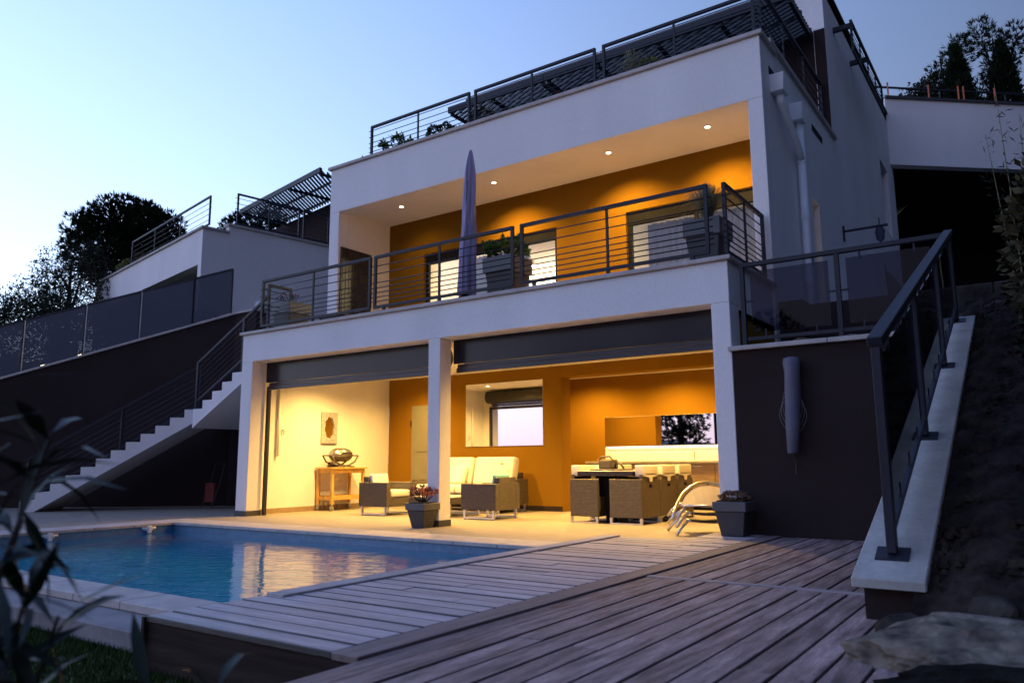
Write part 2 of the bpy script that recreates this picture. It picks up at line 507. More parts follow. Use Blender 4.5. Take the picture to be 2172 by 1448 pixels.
def glass_mat(name, tint, ior=1.45, boost=1.0):
    m = bpy.data.materials.new(name); m.use_nodes = True
    t = m.node_tree; N = t.nodes; L = t.links
    N.remove(N['Principled BSDF']); o = N['Material Output']
    fr = N.new('ShaderNodeFresnel'); fr.inputs['IOR'].default_value = ior
    tr = N.new('ShaderNodeBsdfTransparent'); tr.inputs[0].default_value = (*tint, 1)
    gs = N.new('ShaderNodeBsdfGlossy'); gs.inputs['Roughness'].default_value = .02
    mx = N.new('ShaderNodeMixShader'); L.new(fr.outputs[0], mx.inputs[0]); L.new(tr.outputs[0], mx.inputs[1]); L.new(gs.outputs[0], mx.inputs[2])
    L.new(mx.outputs[0], o.inputs[0])
    return m


GLASS = glass_mat('window_glass', (.9, .92, .92))
SMOKE = glass_mat('smoked_glass', (.46, .46, .56), 1.22)


def mirror_mat(name, c=.82):
    m = bpy.data.materials.new(name); m.use_nodes = True
    p = m.node_tree.nodes['Principled BSDF']
    p.inputs['Base Color'].default_value = (c, c, c, 1); p.inputs['Metallic'].default_value = 1.0; p.inputs['Roughness'].default_value = .015
    return m


MIRROR = mirror_mat('mirror_glass')


def emis(name, col, st):
    m = bpy.data.materials.new(name); m.use_nodes = True
    t = m.node_tree; N = t.nodes
    p = N['Principled BSDF']
    p.inputs['Base Color'].default_value = (*col, 1)
    p.inputs['Emission Color'].default_value = (*col, 1); p.inputs['Emission Strength'].default_value = st
    return m


LAMP = emis('lamp_lens', (1.0, .74, .36), 14)
STRIP = emis('light_strip', (1.0, .80, .48), 6)
GLOWW = emis('garden_light_lens', (1.0, .85, .55), 4)


def mesh_mat():
    """expanded-metal screen: small staggered openings"""
    m = bpy.data.materials.new('expanded_metal'); m.use_nodes = True
    t = m.node_tree; N = t.nodes; L = t.links; p = N['Principled BSDF']; o = N['Material Output']
    p.inputs['Base Color'].default_value = (.035, .04, .075, 1); p.inputs['Roughness'].default_value = .5
    uv = N.new('ShaderNodeTexCoord')
    sp = N.new('ShaderNodeSeparateXYZ'); L.new(uv.outputs['Object'], sp.inputs[0])
    ad_ = N.new('ShaderNodeMath'); ad_.operation = 'ADD'; L.new(sp.outputs[0], ad_.inputs[0]); L.new(sp.outputs[1], ad_.inputs[1])
    cb = N.new('ShaderNodeCombineXYZ'); L.new(ad_.outputs[0], cb.inputs[0]); L.new(sp.outputs[2], cb.inputs[1])
    br = N.new('ShaderNodeTexBrick'); br.inputs['Scale'].default_value = 1
    br.inputs['Brick Width'].default_value = .07; br.inputs['Row Height'].default_value = .035; br.inputs['Mortar Size'].default_value = .0161; br.inputs['Mortar Smooth'].default_value = 0.0
    L.new(cb.outputs[0], br.inputs['Vector'])
    tr = N.new('ShaderNodeBsdfTransparent')
    mx = N.new('ShaderNodeMixShader'); L.new(br.outputs['Fac'], mx.inputs[0]); L.new(tr.outputs[0], mx.inputs[1]); L.new(p.outputs[0], mx.inputs[2])
    L.new(mx.outputs[0], o.inputs[0])
    return m


EXPM = mesh_mat()

# ------------------------------------------------------------------ the setting
def struct(o, label=None):
    o['kind'] = 'structure'
    if label: o['label'] = label
    return o


PX0, PX1, PY0, PY1 = -7.97, -1.04, -4.98, -1.31      # pool basin
# ground with an opening for the pool
g = MB()
hx0, hx1, hy0, hy1 = -8.2, -.9, -5.2, -1.1
R_ = 900
for a in ((-R_, hx0, -R_, R_), (hx1, R_, -R_, R_), (hx0, hx1, -R_, hy0), (hx0, hx1, hy1, R_)):
    g.add([(a[0], a[2], -.18), (a[1], a[2], -.18), (a[1], a[3], -.18), (a[0], a[3], -.18)], [(0, 1, 2, 3)])
struct(g.build('ground', GROUNDM))

# lawn
lw = MB()
lw.add([(-9, -12, -.165), (.37, -12, -.165), (.37, -5.50, -.165), (-9, -5.50, -.165)], [(0, 1, 2, 3)])
struct(lw.build('lawn', GRASSM))
gm = MB()
r = random.Random(3)
for i in range(42000):
    d = r.random() ** 1.3
    x = .36 - 4.2 * r.random(); y = -5.53 - 1.9 * d
    h = r.uniform(.018, .05); a = r.uniform(0, 6.28); wdt = r.uniform(.002, .004)
    lx, ly = math.cos(a) * wdt, math.sin(a) * wdt
    tx, ty = r.uniform(-.02, .02), r.uniform(-.02, .02)
    n = len(gm.v)
    gm.v += [(x - lx, y - ly, -.165), (x + lx, y + ly, -.165), (x + tx, y + ty, -.165 + h)]
    gm.f.append((n, n + 1, n + 2))
tag(gm.build('grass', GRASSM), 'short dark green lawn grass below the pool edge', 'grass', kind='stuff')

# patio sheet round the pool and into the open room
pt = MB()
pt.add([(-15.5, -.80, 0), (-.2, -.80, 0), (-.2, 5.75, 0), (-15.5, 5.75, 0)], [(0, 1, 2, 3)])
pt.add([(-15.5, -6.2, 0), (-8.5, -6.2, 0), (-8.5, -.80, 0), (-15.5, -.80, 0)], [(0, 1, 2, 3)])
struct(pt.build('patio', TILE))

# ------------------------------------------------------------------ pool
pool = thing('swimming_pool', 'blue lined rectangular swimming pool with stone coping beside the deck', 'pool', (-4.5, -3.1, -1.5))
D_ = -1.3
B('floor', PX0, PX1, PY0, PY1, D_ - .1, D_, LINER, pool)
B('pool_wall', PX0 - .15, PX1 + .12, PY1, PY1 + .15, D_, -.035, LINER, pool)
B('pool_wall', PX0 - .15, PX1 + .12, PY0 - .15, PY0, D_, -.035, LINER, pool)
B('pool_wall', PX0 - .15, PX0, PY0, PY1, D_, -.035, LINER, pool)
B('pool_wall', PX1, PX1 + .12, PY0, PY1, D_, .05, LINER, pool)
BANDM = pmat('waterline_tiles', (.10, .20, .32), .35, .12, 14, rnd=.1)
for (a, b, c, d) in ((PX0, PX1, PY1 - .004, PY1 - .0005), (PX0, PX1, PY0 + .0005, PY0 + .004), (PX0 + .0005, PX0 + .004, PY0 + .005, PY1 - .005)):
    B('waterline_band', a, b, c, d, -.19, -.036, BANDM, pool)
def coping_run(x0, x1, y0, y1, z0, z1, along, n, parent, mat=COPE, name='coping_stone', gap=.004):
    for i in range(n):
        if along == 'x':
            a = x0 + (x1 - x0) * i / n; b = x0 + (x1 - x0) * (i + 1) / n - gap
            B(name, a, b, y0, y1, z0, z1, mat, parent, bevel=.006)
        else:
            a = y0 + (y1 - y0) * i / n; b = y0 + (y1 - y0) * (i + 1) / n - gap
            B(name, x0, x1, a, b, z0, z1, mat, parent, bevel=.006)
coping_run(PX0 + .03, PX1 + .1, PY1 - .03, PY1 + .50, -.035, .006, 'x', 12, pool)
coping_run(PX0 - .52, PX0 + .026, PY0 - .29, PY1 + .50, -.035, .006, 'y', 8, pool)
coping_run(PX0 + .03, -.98, PY0 - .29, PY0 + .03, -.047, .006, 'x', 12, pool)
B('edge_strip', -1.08, -.935, -5.0, -.86, .02, .113, COPE, pool, bevel=.004)
B('apron', -9.0, -.985, -5.56, PY0 - .16, -.16, -.0485, SLAB, pool, bevel=.008)
WZ = -.125
wtr = MB()
wtr.add([(PX0 + .0042, PY0 + .0042, WZ), (PX1 - .002, PY0 + .0042, WZ), (PX1 - .002, PY1 - .0042, WZ), (PX0 + .0042, PY1 - .0042, WZ)], [(0, 1, 2, 3)])
wo_ = wtr.build('pool_water', WATER)
if wo_.data.polygons[0].normal.z < 0: wo_.data.flip_normals()
struct(wo_, 'rippled blue pool water reflecting the lit room')
for i, (yy, lab) in enumerate(((-1.72, 'white cover anchor on pool wall near the far corner'), (-3.05, 'white cover anchor on pool wall behind the leaves'))):
    t = thing('cover_anchor', lab, 'pool fitting', (PX0, yy, -.03), 'white pool fittings')
    MB().box(PX0 + .002, PX0 + .045, yy - .06, yy + .06, -.085, -.04).build('plate', WPLAST, t, bevel=.006)
    MB().tube([(PX0 + .03, yy - .10, -.055), (PX0 + .03, yy + .10, -.055)], .017, 8).build('spindle', WPLAST, t, smooth=True)
    MB().box(PX0 + .02, PX0 + .07, yy - .025, yy + .025, -.12, -.02).build('bracket', WPLAST, t, bevel=.005)

# ------------------------------------------------------------------ deck
deck = struct(MB().box(-.90, .40, -5.67, -.02, -.17, -.06).box(.401, 1.86, -6.6, -.02, -.17, -.061).box(1.861, 3.1, -6.6, -4.0, -.17, -.062).build('deck', BLACK), 'grey timber decking')
ZU, ZL = .10, .09
XB0, XB1 = .255, .405
pitch = .139
rr = random.Random(11)
y = -5.715
k = 0
while y < -.02:
    y1 = min(y + pitch - .012, -.004)
    xl = -1.085 if y < -5.0 else -.928
    if y > -.93: xl = -.27
    segs = []
    if k == 0 or y > -.93:
        segs = [(xl, XB0 - .005)]
    else:
        j = rr.choice((-.55, -.38, -.2, -.05, -.3, .05)) if rr.random() < .4 else None
        segs = [(xl, XB0 - .005)] if j is None else [(xl, j), (j + .004, XB0 - .005)]
    for a, b in segs:
        dz = rr.uniform(-.0025, .0025)
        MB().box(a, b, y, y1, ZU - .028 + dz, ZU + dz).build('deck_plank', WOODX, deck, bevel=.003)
    y += pitch; k += 1
MB().box(XB0, XB1, -5.72, -.003, ZU - .03, ZU).build('edge_board', FASCB, deck, bevel=.003)
x = XB1 + .008
while x < 1.86:
    x1 = min(x + pitch - .0125, 1.995)
    for (ya, yb) in ((-6.75, -3.143), (-3.062, -.003)):
        if ya < -5 and x > .6:
            cut = rr.choice((-5.05, -4.4, -5.6)) if rr.random() < .25 else None
        else:
            cut = None
        parts = [(ya, yb)] if cut is None else [(ya, cut), (cut + .004, yb)]
        for a, b in parts:
            dz = rr.uniform(-.003, .003)
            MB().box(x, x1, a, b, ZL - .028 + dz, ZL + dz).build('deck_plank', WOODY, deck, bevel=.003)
    x += pitch
while x < 3.0:
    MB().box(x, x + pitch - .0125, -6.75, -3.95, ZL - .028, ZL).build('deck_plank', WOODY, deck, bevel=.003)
    x += pitch
MB().box(XB1 + .004, 1.99, -3.137, -3.068, ZL - .03, ZL + .004).build('batten', FASCB2, deck, bevel=.003)
MB().box(-1.08, XB1, -5.705, -5.675, -.17, ZU - .03).build('fascia_board', FASC, deck)
MB().box(-1.075, -1.045, -5.70, -5.02, -.17, ZU - .03).build('fascia_board', FASC, deck)
MB().box(-1.10, -1.078, -5.728, -5.69, -.17, ZU - .006).build('corner_post', FASC, deck)

# ------------------------------------------------------------------ house
H = thing('house', 'modern two storey white house with lit open ground floor and balcony', 'house', (-4, 3, 0))
HB = lambda name, x0, x1, y0, y1, z0, z1, m, bev=.0: B(name, x0, x1, y0, y1, z0, z1, m, H, bev)
# lower storey
HB('column', -8.38, -8.10, 0, .28, 0, 2.519, WHITE, .006)
HB('column', -4.24, -4.03, 0, .24, 0, 2.519, WHITE, .006)
HB('column', -.205, 0, 0, .30, 0, 2.519, WHITE, .006)
HB('lintel', -8.38, 0, 0, .30, 2.52, 2.98, WHITE, .006)
HB('coping', -8.43, .045, -.045, .36, 2.982, 3.03, COPE, .006)
HB('ceiling', -8.38, -.20, .302, 3.5, 2.50, 2.70, WHITE)
HB('ceiling', -6.2, -.20, 3.5, 5.6, 2.50, 2.70, WHITE)
HB('balcony_floor', -8.38, -.30, .302, 3.0, 2.72, 2.90, BFLOOR)
HB('parapet', -.30, -.002, .302, 1.628, 2.40, 2.98, WHITE)
HB('coping', -.35, .045, .362, 1.70, 2.982, 3.028, COPE, .005)
HB('wall', -8.376, -8.335, .29, 3.5, 0, 2.50, WHITE)
HB('wall', -8.335, -4.23, 3.5, 3.80, 0, 2.50, BROWN, .004)
HB('beam', -4.228, -.20, 3.5, 3.80, 2.30, 2.498, BROWN, .004)
HB('wall', -6.2, -.2, 5.6, 5.75, 0, 2.50, BROWN)
HB('wall', -6.3, -6.2, 3.8, 5.6, 0, 2.50, BROWN)
HB('wall', -.198, -.002, .302, 5.75, 0, 2.48, BROWN)
for a in ((-8.345, -8.09, -.008, .288), (-4.248, -4.022, -.008, .248), (-.21, .004, -.008, .298)):
    HB('plinth', a[0] - (.043 if a[0] < -8 else 0), a[1], a[2], a[3], .001, .085, POT)
HB('baseboard', -8.334, -8.322, .30, 3.488, .001, .085, CABW)
HB('baseboard', -8.32, -4.24, 3.488, 3.499, .001, .085, BROWND)
# upper storey
HB('column', -8.17, -7.92, 1.63, 1.88, 2.90, 5.519, WHITE, .006)
HB('column', -.17, .03, 1.63, 1.88, 1.9, 5.519, WHITE, .006)
HB('lintel', -8.17, .03, 1.63, 1.88, 5.52, 6.38, WHITE, .006)
HB('coping', -8.22, .075, 1.585, 1.95, 6.382, 6.44, COPE, .006)
HB('coping', -.28, .075, 1.952, 2.30, 6.382, 6.438, COPE, .006)
HB('ceiling', -7.918, -.172, 1.882, 2.998, 5.57, 5.75, WHITE)
HB('roof', -8.17, -.2, 1.90, 5.85, 5.76, 5.95, STONE)
HB('wall', -8.17, -7.92, 1.882, 3.2, 2.90, 5.75, WHITE)
HB('wall', -7.918, -.172, 3.0, 3.15, 4.84, 5.569, BROWN)
HB('wall', -7.918, -6.99, 3.0, 3.15, 2.90, 4.838, BROWN)
HB('wall', -3.97, -2.65, 3.0, 3.15, 2.90, 4.838, BROWN)
HB('wall', -.33, -.172, 3.0, 3.15, 2.90, 4.838, BROWN)
# right flank, built round its two slot windows
for (y0, y1, z0, z1) in ((1.882, 3.98, 1.9, 6.45), (3.98, 4.42, 1.9, 2.75), (3.98, 4.42, 4.82, 6.45), (4.42, 5.85, 1.9, 6.45),
                         (5.85, 10.95, 1.9, 9.5), (10.95, 12.0, 7.78, 9.5), (10.95, 12.0, 1.9, 6.1), (12.0, 13.0, 1.9, 9.5)):
    HB('wall', -.17, .03, y0 + .0005, y1 - .0005, z0, z1, WHITE)
HB('coping', -.24, .075, 2.02, 5.98, 6.452, 6.52, COPE, .006)
HB('slot_pane', -.165, -.150, 3.98, 4.42, 2.75, 4.82, GLASS)
HB('slot_pane', -.165, -.145, 10.95, 12.0, 6.1, 7.78, BLACK)
HB('wall', -8.17, -.172, 5.85, 6.0, 8.55, 9.5, WHITE)
HB('wall', -.16, .028, 5.83, 5.849, 8.55, 9.5, WHITE)
HB('wall', -8.17, -.172, 5.87, 6.0, 5.95, 8.548, BROWND)
HB('wall', -.16, .026, 5.835, 5.849, 6.53, 8.548, BROWND)
HB('roof', -8.17, .03, 6.0, 13.0, 9.3, 9.49, WHITE)
HB('coping', -8.2, .07, 5.81, 13.0, 9.502, 9.55, POT, .004)
# water spouts
HB('spout_hole', .028, .036, 1.98, 2.55, 5.98, 6.10, BLACK)
HB('spout_hole', .028, .036, 4.28, 4.95, 6.02, 6.13, BLACK)

# windows upstairs
def window(x0, x1, zt, nb):
    wn = MB().box(x0, x0 + .07, 3.06, 3.12, 2.9, zt - .19).box(x1 - .07, x1, 3.06, 3.12, 2.9, zt - .19) \
        .box(x0, x1, 3.05, 3.13, zt - .19, zt - .002).box(x0 + .07, x1 - .07, 3.06, 3.12, 2.9, 2.97).build('window', BLACK, H)
    for i in range(1, nb):
        xm = x0 + (x1 - x0) * i / nb
        MB().box(xm - .03, xm + .03, 3.065, 3.115, 2.97, zt - .19).build('mullion', BLACK, wn)
    for i in range(nb):
        a = x0 + (x1 - x0) * i / nb + .07; b = x0 + (x1 - x0) * (i + 1) / nb - .07
        MB().box(a - .035, b + .035, 3.085, 3.091, 2.97, zt - .19).build('pane', GLASS, wn)
window(-6.99, -3.97, 4.838, 2)
window(-2.65, -.33, 4.82, 2)
# lit rooms behind the windows
HB('wall', -7.92, -.172, 5.6, 5.7, 2.9, 5.5, WHITE)
HB('wall', -3.5, -3.38, 3.152, 5.6, 2.9, 5.5, WHITE)
HB('wall', -7.917, -7.80, 3.202, 5.6, 2.9, 5.5, WHITE)
HB('room_floor', -7.92, -.172, 3.0, 5.6, 2.72, 2.9, CABW)
HB('ceiling', -7.92, -.172, 3.152, 5.6, 5.45, 5.6, WHITE)

def curtain(name, lab, x0, x1, yc, z0, z1, seed):
    r = random.Random(seed)
    n = int((x1 - x0) / .016)
    m = MB()
    ph = [r.uniform(0, 6) for _ in range(4)]
    pts = []
    for i in range(n + 1):
        x = x0 + (x1 - x0) * i / n
        yv = yc + .032 * math.sin(x * 62 + ph[0] + 1.2 * math.sin(x * 7 + ph[1])) + .012 * math.sin(x * 23 + ph[2])
        pts.append((x, yv))
    for zz in (z0, z1):
        for x, yv in pts: m.v.append((x, yv, zz))
    for zz in (z0, z1):
        for x, yv in pts: m.v.append((x, yv + .004, zz))
    q = n + 1
    for i in range(n):
        m.f.append((i, i + 1, q + i + 1, q + i)); m.f.append((2 * q + i + 1, 2 * q + i, 3 * q + i, 3 * q + i + 1))
    o = m.build(name, CURT, None, smooth=True)
    return tag(o, lab, 'curtain', 'upstairs curtains')
curtain('curtain', 'pale pleated curtain behind the wide balcony window beside the parasol', -6.2, -4.72, 3.26, 2.92, 4.66, 1)
curtain('curtain', 'pale pleated curtain behind the right balcony window', -2.40, -.36, 3.26, 2.92, 4.64, 2)

# dark folding shutter on the balcony's left reveal
dsh = thing('folding_shutter', 'dark grooved shutter door on the left balcony wall', 'shutter', (-7.9, 2.0, 2.9))
MB().box(-7.918, -7.885, 1.69, 2.47, 2.905, 4.85).build('leaf', DARKD, dsh)
for i in range(9):
    yy = 1.72 + i * .082
    MB().box(-7.885, -7.878, yy, yy + .066, 2.93, 4.83).build('slat', DARKD, dsh)

# roller shutters in the lintel
def shutter(x0, x1, lab, gx):
    t = thing('roller_shutter', lab, 'shutter', ((x0 + x1) / 2, .3, 2.1), 'raised roller shutters')
    B('panel', x0 + .004, x1 - .004, .286, .30, 2.185, 2.518, SHUT, t)
    B('slat', x0 + .06, x1 - .06, .302, .318, 2.13, 2.18, SHUTF, t, .002)
    B('bottom_bar', x0 + .06, x1 - .06, .276, .312, 2.06, 2.125, SHUTF, t, .006)
    for g0 in gx:
        B('guide_rail', g0, g0 + .058, .303, .36, .001, 2.12, SHUTF, t, .003)
    MB().tube([(x0 + .08, .50, 2.33), (x1 - .08, .50, 2.33)], .145, 20).build('roll', SHUTF, t, smooth=True)
shutter(-8.10, -4.24, 'dark grey roller shutter above the left opening with the grill cart', (-8.098, -4.20))
shutter(-4.03, -.205, 'dark grey roller shutter above the right opening with the dining set', (-4.20, -.255))

# ---- stairs on the left
st = thing('staircase', 'white concrete outdoor staircase turning down to the patio', 'stairs', (-10.4, .9, 0))
def step_block(p, h, n, run, zt, drop, drop2, wid):
    p = Vector(p); h = Vector(h); n = Vector(n)
    q = p + h * run
    lo = [(p.x, p.y, zt - drop), (q.x, q.y, zt - drop2), (q.x + n.x * wid, q.y + n.y * wid, zt - drop2), (p.x + n.x * wid, p.y + n.y * wid, zt - drop)]
    hi = [(a[0], a[1], zt) for a in lo]
    return MB().hexa(lo, hi)
for i in range(7):
    zt = 2.90 - .15 * (i + 1)
    step_block((-8.38 - .285 * i, .42), (-1, 0), (0, 1), .284, zt, .20, .35, 1.1).build('step', WHITE, st)
MB().prism([(-10.376, .42), (-10.376, 1.75), (-11.5, 1.75), (-11.23, 1.3), (-10.42, .54)], 'z', 1.60, 1.848).build('landing', WHITE, st)
hv = Vector((-.758, -.652)); nv = Vector((-.652, .758)); L0 = Vector((-10.4, .55))
for i in range(12):
    zt = 1.85 - .15 * (i + 1) + .15
    p = L0 + hv * .253 * i
    dr = min(.20, zt - .002); dr2 = min(.35, zt - .001)
    step_block((p.x, p.y), hv, nv, .2525, zt, dr, dr2, 1.1).build('step', WHITE, st)

def sloped_rail(name, lab, a, b, hgt, nb, posts, thk=.045):
    t = thing(name, lab, 'railing', a, 'dark stair railings')
    a = Vector(a); b = Vector(b); up = Vector((0, 0, 1))
    MB().beam(a + up * hgt, b + up * hgt, thk, .04).build('top_rail', METAL, t)
    MB().beam(a + up * .12, b + up * .12, .035, .035).build('bottom_rail', METAL, t)
    for i in range(nb):
        z = .12 + (hgt - .12) * (i + 1) / (nb + 1)
        MB().tube([a + up * z, b + up * z], .008, 6).build('bar', METAL, t)
    for s in posts:
        p = a.lerp(b, s)
        MB().beam(p - up * .12, p + up * (hgt - .02), .05, .05, (1, 0, 0)).build('post', METAL, t)
sloped_rail('stair_railing', 'dark railing climbing the upper stair flight to the balcony', (-8.42, .46, 2.86), (-10.36, .46, 1.86), .85, 6, (.3, .99))
e = L0 + hv * .253 * 12
sloped_rail('stair_railing', 'dark railing along the lower stair flight above the pool', (L0.x - .03, L0.y + .03, 1.84), (e.x - .03, e.y + .03, .06), .85, 6, (.0, .45, .97))

# ---- terrace wall behind the stairs
A_ = Vector((-11.19, 1.80)); Bw = Vector((-14.7, -1.1)); wv = (Bw - A_); wl = wv.length; wv.normalize(); nb_ = Vector((-wv.y, wv.x)) * -1
if nb_.y < 0: nb_ = -nb_
tw = thing('terrace_wall', 'brown rendered terrace wall with sloping pale coping behind the stairs', 'wall', (-12, 1, 0))
def wz(s): return 4.0 - 1.38 * s
def wp(s, o=0.0):
    q = A_ + wv * wl * s + nb_ * o
    return q
def wallseg(m, s0, s1, o0, o1, zb, dz0, dz1):
    P = [wp(s0, o0), wp(s1, o0), wp(s1, o1), wp(s0, o1)]
    zz = [wz(s0), wz(s1), wz(s1), wz(s0)]
    m.hexa([(p.x, p.y, (zb if zb is not None else z + dz0)) for p, z in zip(P, zz)], [(p.x, p.y, z + dz1) for p, z in zip(P, zz)])
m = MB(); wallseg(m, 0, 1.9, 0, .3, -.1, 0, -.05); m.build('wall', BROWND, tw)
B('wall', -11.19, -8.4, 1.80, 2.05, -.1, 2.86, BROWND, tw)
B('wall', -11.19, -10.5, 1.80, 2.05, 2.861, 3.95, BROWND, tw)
B('coping_stone', -11.19, -10.46, 1.76, 2.1, 3.952, 4.0, COPE, tw, .005)
for i in range(8):
    m = MB(); wallseg(m, i * .235 + .001, (i + 1) * .235, -.04, .34, None, -.048, 0); m.build('coping_stone', COPE, tw, bevel=.005)
# mesh privacy screens on the wall
edges = [.03, .205, .44, .68, .945, 1.25, 1.6]
desc = ['nearest the stairs, against the white wing', 'second along the terrace wall', 'in front of the lean-to shade', 'beside the blue post', 'above the two garden lights', 'at the far left edge']
for i in range(6):
    s0, s1 = edges[i], edges[i + 1] - .004
    p0, p1 = wp(s0, .12), wp(s1, .12)
    t = thing('mesh_screen', 'dark expanded metal privacy screen ' + desc[i], 'screen', (p0.x, p0.y, wz(s0)), 'mesh screens on the terrace wall')
    h0 = 1.0 + .12 * s0; h1 = 1.0 + .12 * s1
    q = MB(); th = Vector((nb_.x, nb_.y, 0)) * .002
    a = Vector((p0.x, p0.y, wz(s0) + .05)); b = Vector((p1.x, p1.y, wz(s1) + .05)); c = Vector((p1.x, p1.y, wz(s1) + h1)); d = Vector((p0.x, p0.y, wz(s0) + h0))
    q.hexa([a - th, b - th, b + th, a + th], [d - th, c - th, c + th, d + th]).build('mesh_panel', EXPM, t)
    MB().beam(d, c, .03, .035).build('top_rail', METAL, t)
    MB().beam(a - Vector((0, 0, .05)), d, .03, .03, (1, 0, 0)).build('post', METAL, t)
    MB().beam(b - Vector((0, 0, .05)), c, .025, .025, (1, 0, 0)).build('post', ALU if i in (1, 2, 3, 4) else METAL, t)
for k, s in enumerate((.70, .86)):
    p = wp(s, .22)
    t = thing('garden_light', 'small glowing garden light on the terrace wall, ' + ('nearer the stairs' if k == 0 else 'nearer the left edge'), 'light', (p.x, p.y, wz(s)), 'garden lights')
    MB().lathe([(.03, 0), (.03, .05), (.02, .06)], (p.x, p.y, wz(s) - .02), 10).build('base', METAL, t)
    MB().lathe([(.035, 0), (.04, .03), (.02, .06)], (p.x, p.y, wz(s) + .04), 10).build('lens', GLOWW, t)
# upper garden behind the wall
ug = MB()
ug.add([(-11.3, 2.2, 2.86), (-8.2, 2.2, 2.86), (-8.2, 12, 4.6), (-11.3, 12, 4.6)], [(0, 1, 2, 3)])
q0, q1, q2 = wp(0, .3), wp(1.0, .3), wp(1.9, .3)
ug.add([(q0.x, q0.y, 3.8), (q1.x, q1.y, 2.45), (q2.x, q2.y, 1.2), (-45, -2, 1.2), (-45, 40, 7), (-11.3, 40, 7), (-11.3, 12, 4.6)], [(0, 1, 2, 3, 4, 5, 6)])
struct(ug.build('garden_bank', GROUNDM))

# ---- left wing of the house
Wg = thing('guest_wing', 'white lower wing with roof terrace, turned slightly from the main house', 'building', (-13.57, 2.45, 0), rz=rad(-10.84))
WB = lambda name, x0, x1, y0, y1, z0, z1, m, bev=0.0: B(name, x0, x1, y0, y1, z0, z1, m, Wg, bev)
WB('lintel', -8.12, 0, 0, .25, 5.58, 6.44, WHITE)
WB('column', -.19, 0, 0, .25, 2.6, 5.579, WHITE)
WB('column', -8.12, -7.7, 0, .25, 2.0, 5.579, WHITE)
WB('wall', -.19, 0, .251, .64, 2.4, 6.44, WHITE)
WB('wall', -.19, 0, .641, 9, 2.4, 6.63, WHITE)
WB('coping', -8.17, .05, -.05, .30, 6.442, 6.50, COPE, .005)
WB('coping', -.25, .05, .302, .64, 6.442, 6.498, COPE, .005)
WB('coping', -.25, .05, .60, 9, 6.632, 6.69, COPE, .005)
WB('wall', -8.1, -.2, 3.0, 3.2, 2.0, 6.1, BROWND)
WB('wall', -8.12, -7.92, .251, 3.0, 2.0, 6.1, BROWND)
WB('roof', -8.12, -.2, .251, 9, 6.1, 6.3, WHITE)
WB('wall', -7.0, 3.5, 4.45, 4.65, 6.3, 8.55, BROWND)
wdw = MB().box(-.75, .25, 4.40, 4.449, 6.5, 8.0).build('window', BLACK, Wg)
MB().box(-.70, .20, 4.385, 4.399, 6.55, 7.95).build('pane', GLASS, wdw)
MB().box(-9.6, -9.2, -.9, -.5, 2.6, 5.15).build('gate_post', SLEEVE, Wg)

def pergola(parent, x0, x1, y0, y1, z, ang, sp, beams, ox=0, sw=.035):
    """slats running diagonally at angle ang (from +x) over the rectangle"""
    d = Vector((math.cos(ang), math.sin(ang))); n = Vector((-d.y, d.x))
    cs = [Vector((a, b)) for a in (x0, x1) for b in (y0, y1)]
    lo = min(c.dot(n) for c in cs); hi = max(c.dot(n) for c in cs)
    k = lo + sp * .5
    while k < hi:
        ts = []
        base = n * k
        t0, t1 = -1e9, 1e9
        for (o_, dd, a, b) in ((base.x, d.x, x0, x1), (base.y, d.y, y0, y1)):
            ta, tb = (a - o_) / dd, (b - o_) / dd
            t0 = max(t0, min(ta, tb)); t1 = min(t1, max(ta, tb))
        if t1 - t0 > .05:
            a = base + d * t0; b = base + d * t1
            MB().beam((a.x, a.y, z), (b.x, b.y, z), sw, .06).build('slat', METAL, parent)
        k += sp
    for xb in beams:
        MB().box(xb - .03, xb + .03, y0, y1, z - .10, z - .035).build('rafter', METAL, parent)
    for i in range(3):
        yb = y0 + .02 + (y1 - y0 - .06) * i / 2
        MB().box(x0, x1, yb - .025, yb + .025, z + .032, z + .09).build('beam', METAL, parent)
    MB().box(x0 - .03, x1 + .03, y0 - .05, y0 - .001, z - .05, z + .09).build('beam', METAL, parent)
pg = thing('pergola', 'dark slatted pergola above the roof terrace of the main house', 'pergola', (-4, 5, 8.5))
pergola(pg, -7.53, -5.1, 4.42, 5.82, 8.5, rad(157), .105, (-7.50, -6.37, -5.12))
pergola(pg, -5.02, -.18, 4.42, 5.82, 8.5, rad(157), .105, (-4.99, -3.85, -2.6, -1.4, -.21))
pg2 = thing('pergola', 'dark slatted pergola above the white left wing', 'pergola', (-13.57, 2.45, 0), rz=rad(-10.84))
pergola(pg2, -4.47, .27, 2.95, 4.44, 8.6, rad(132), .115, (-4.4, -2.9, -1.4, .22))

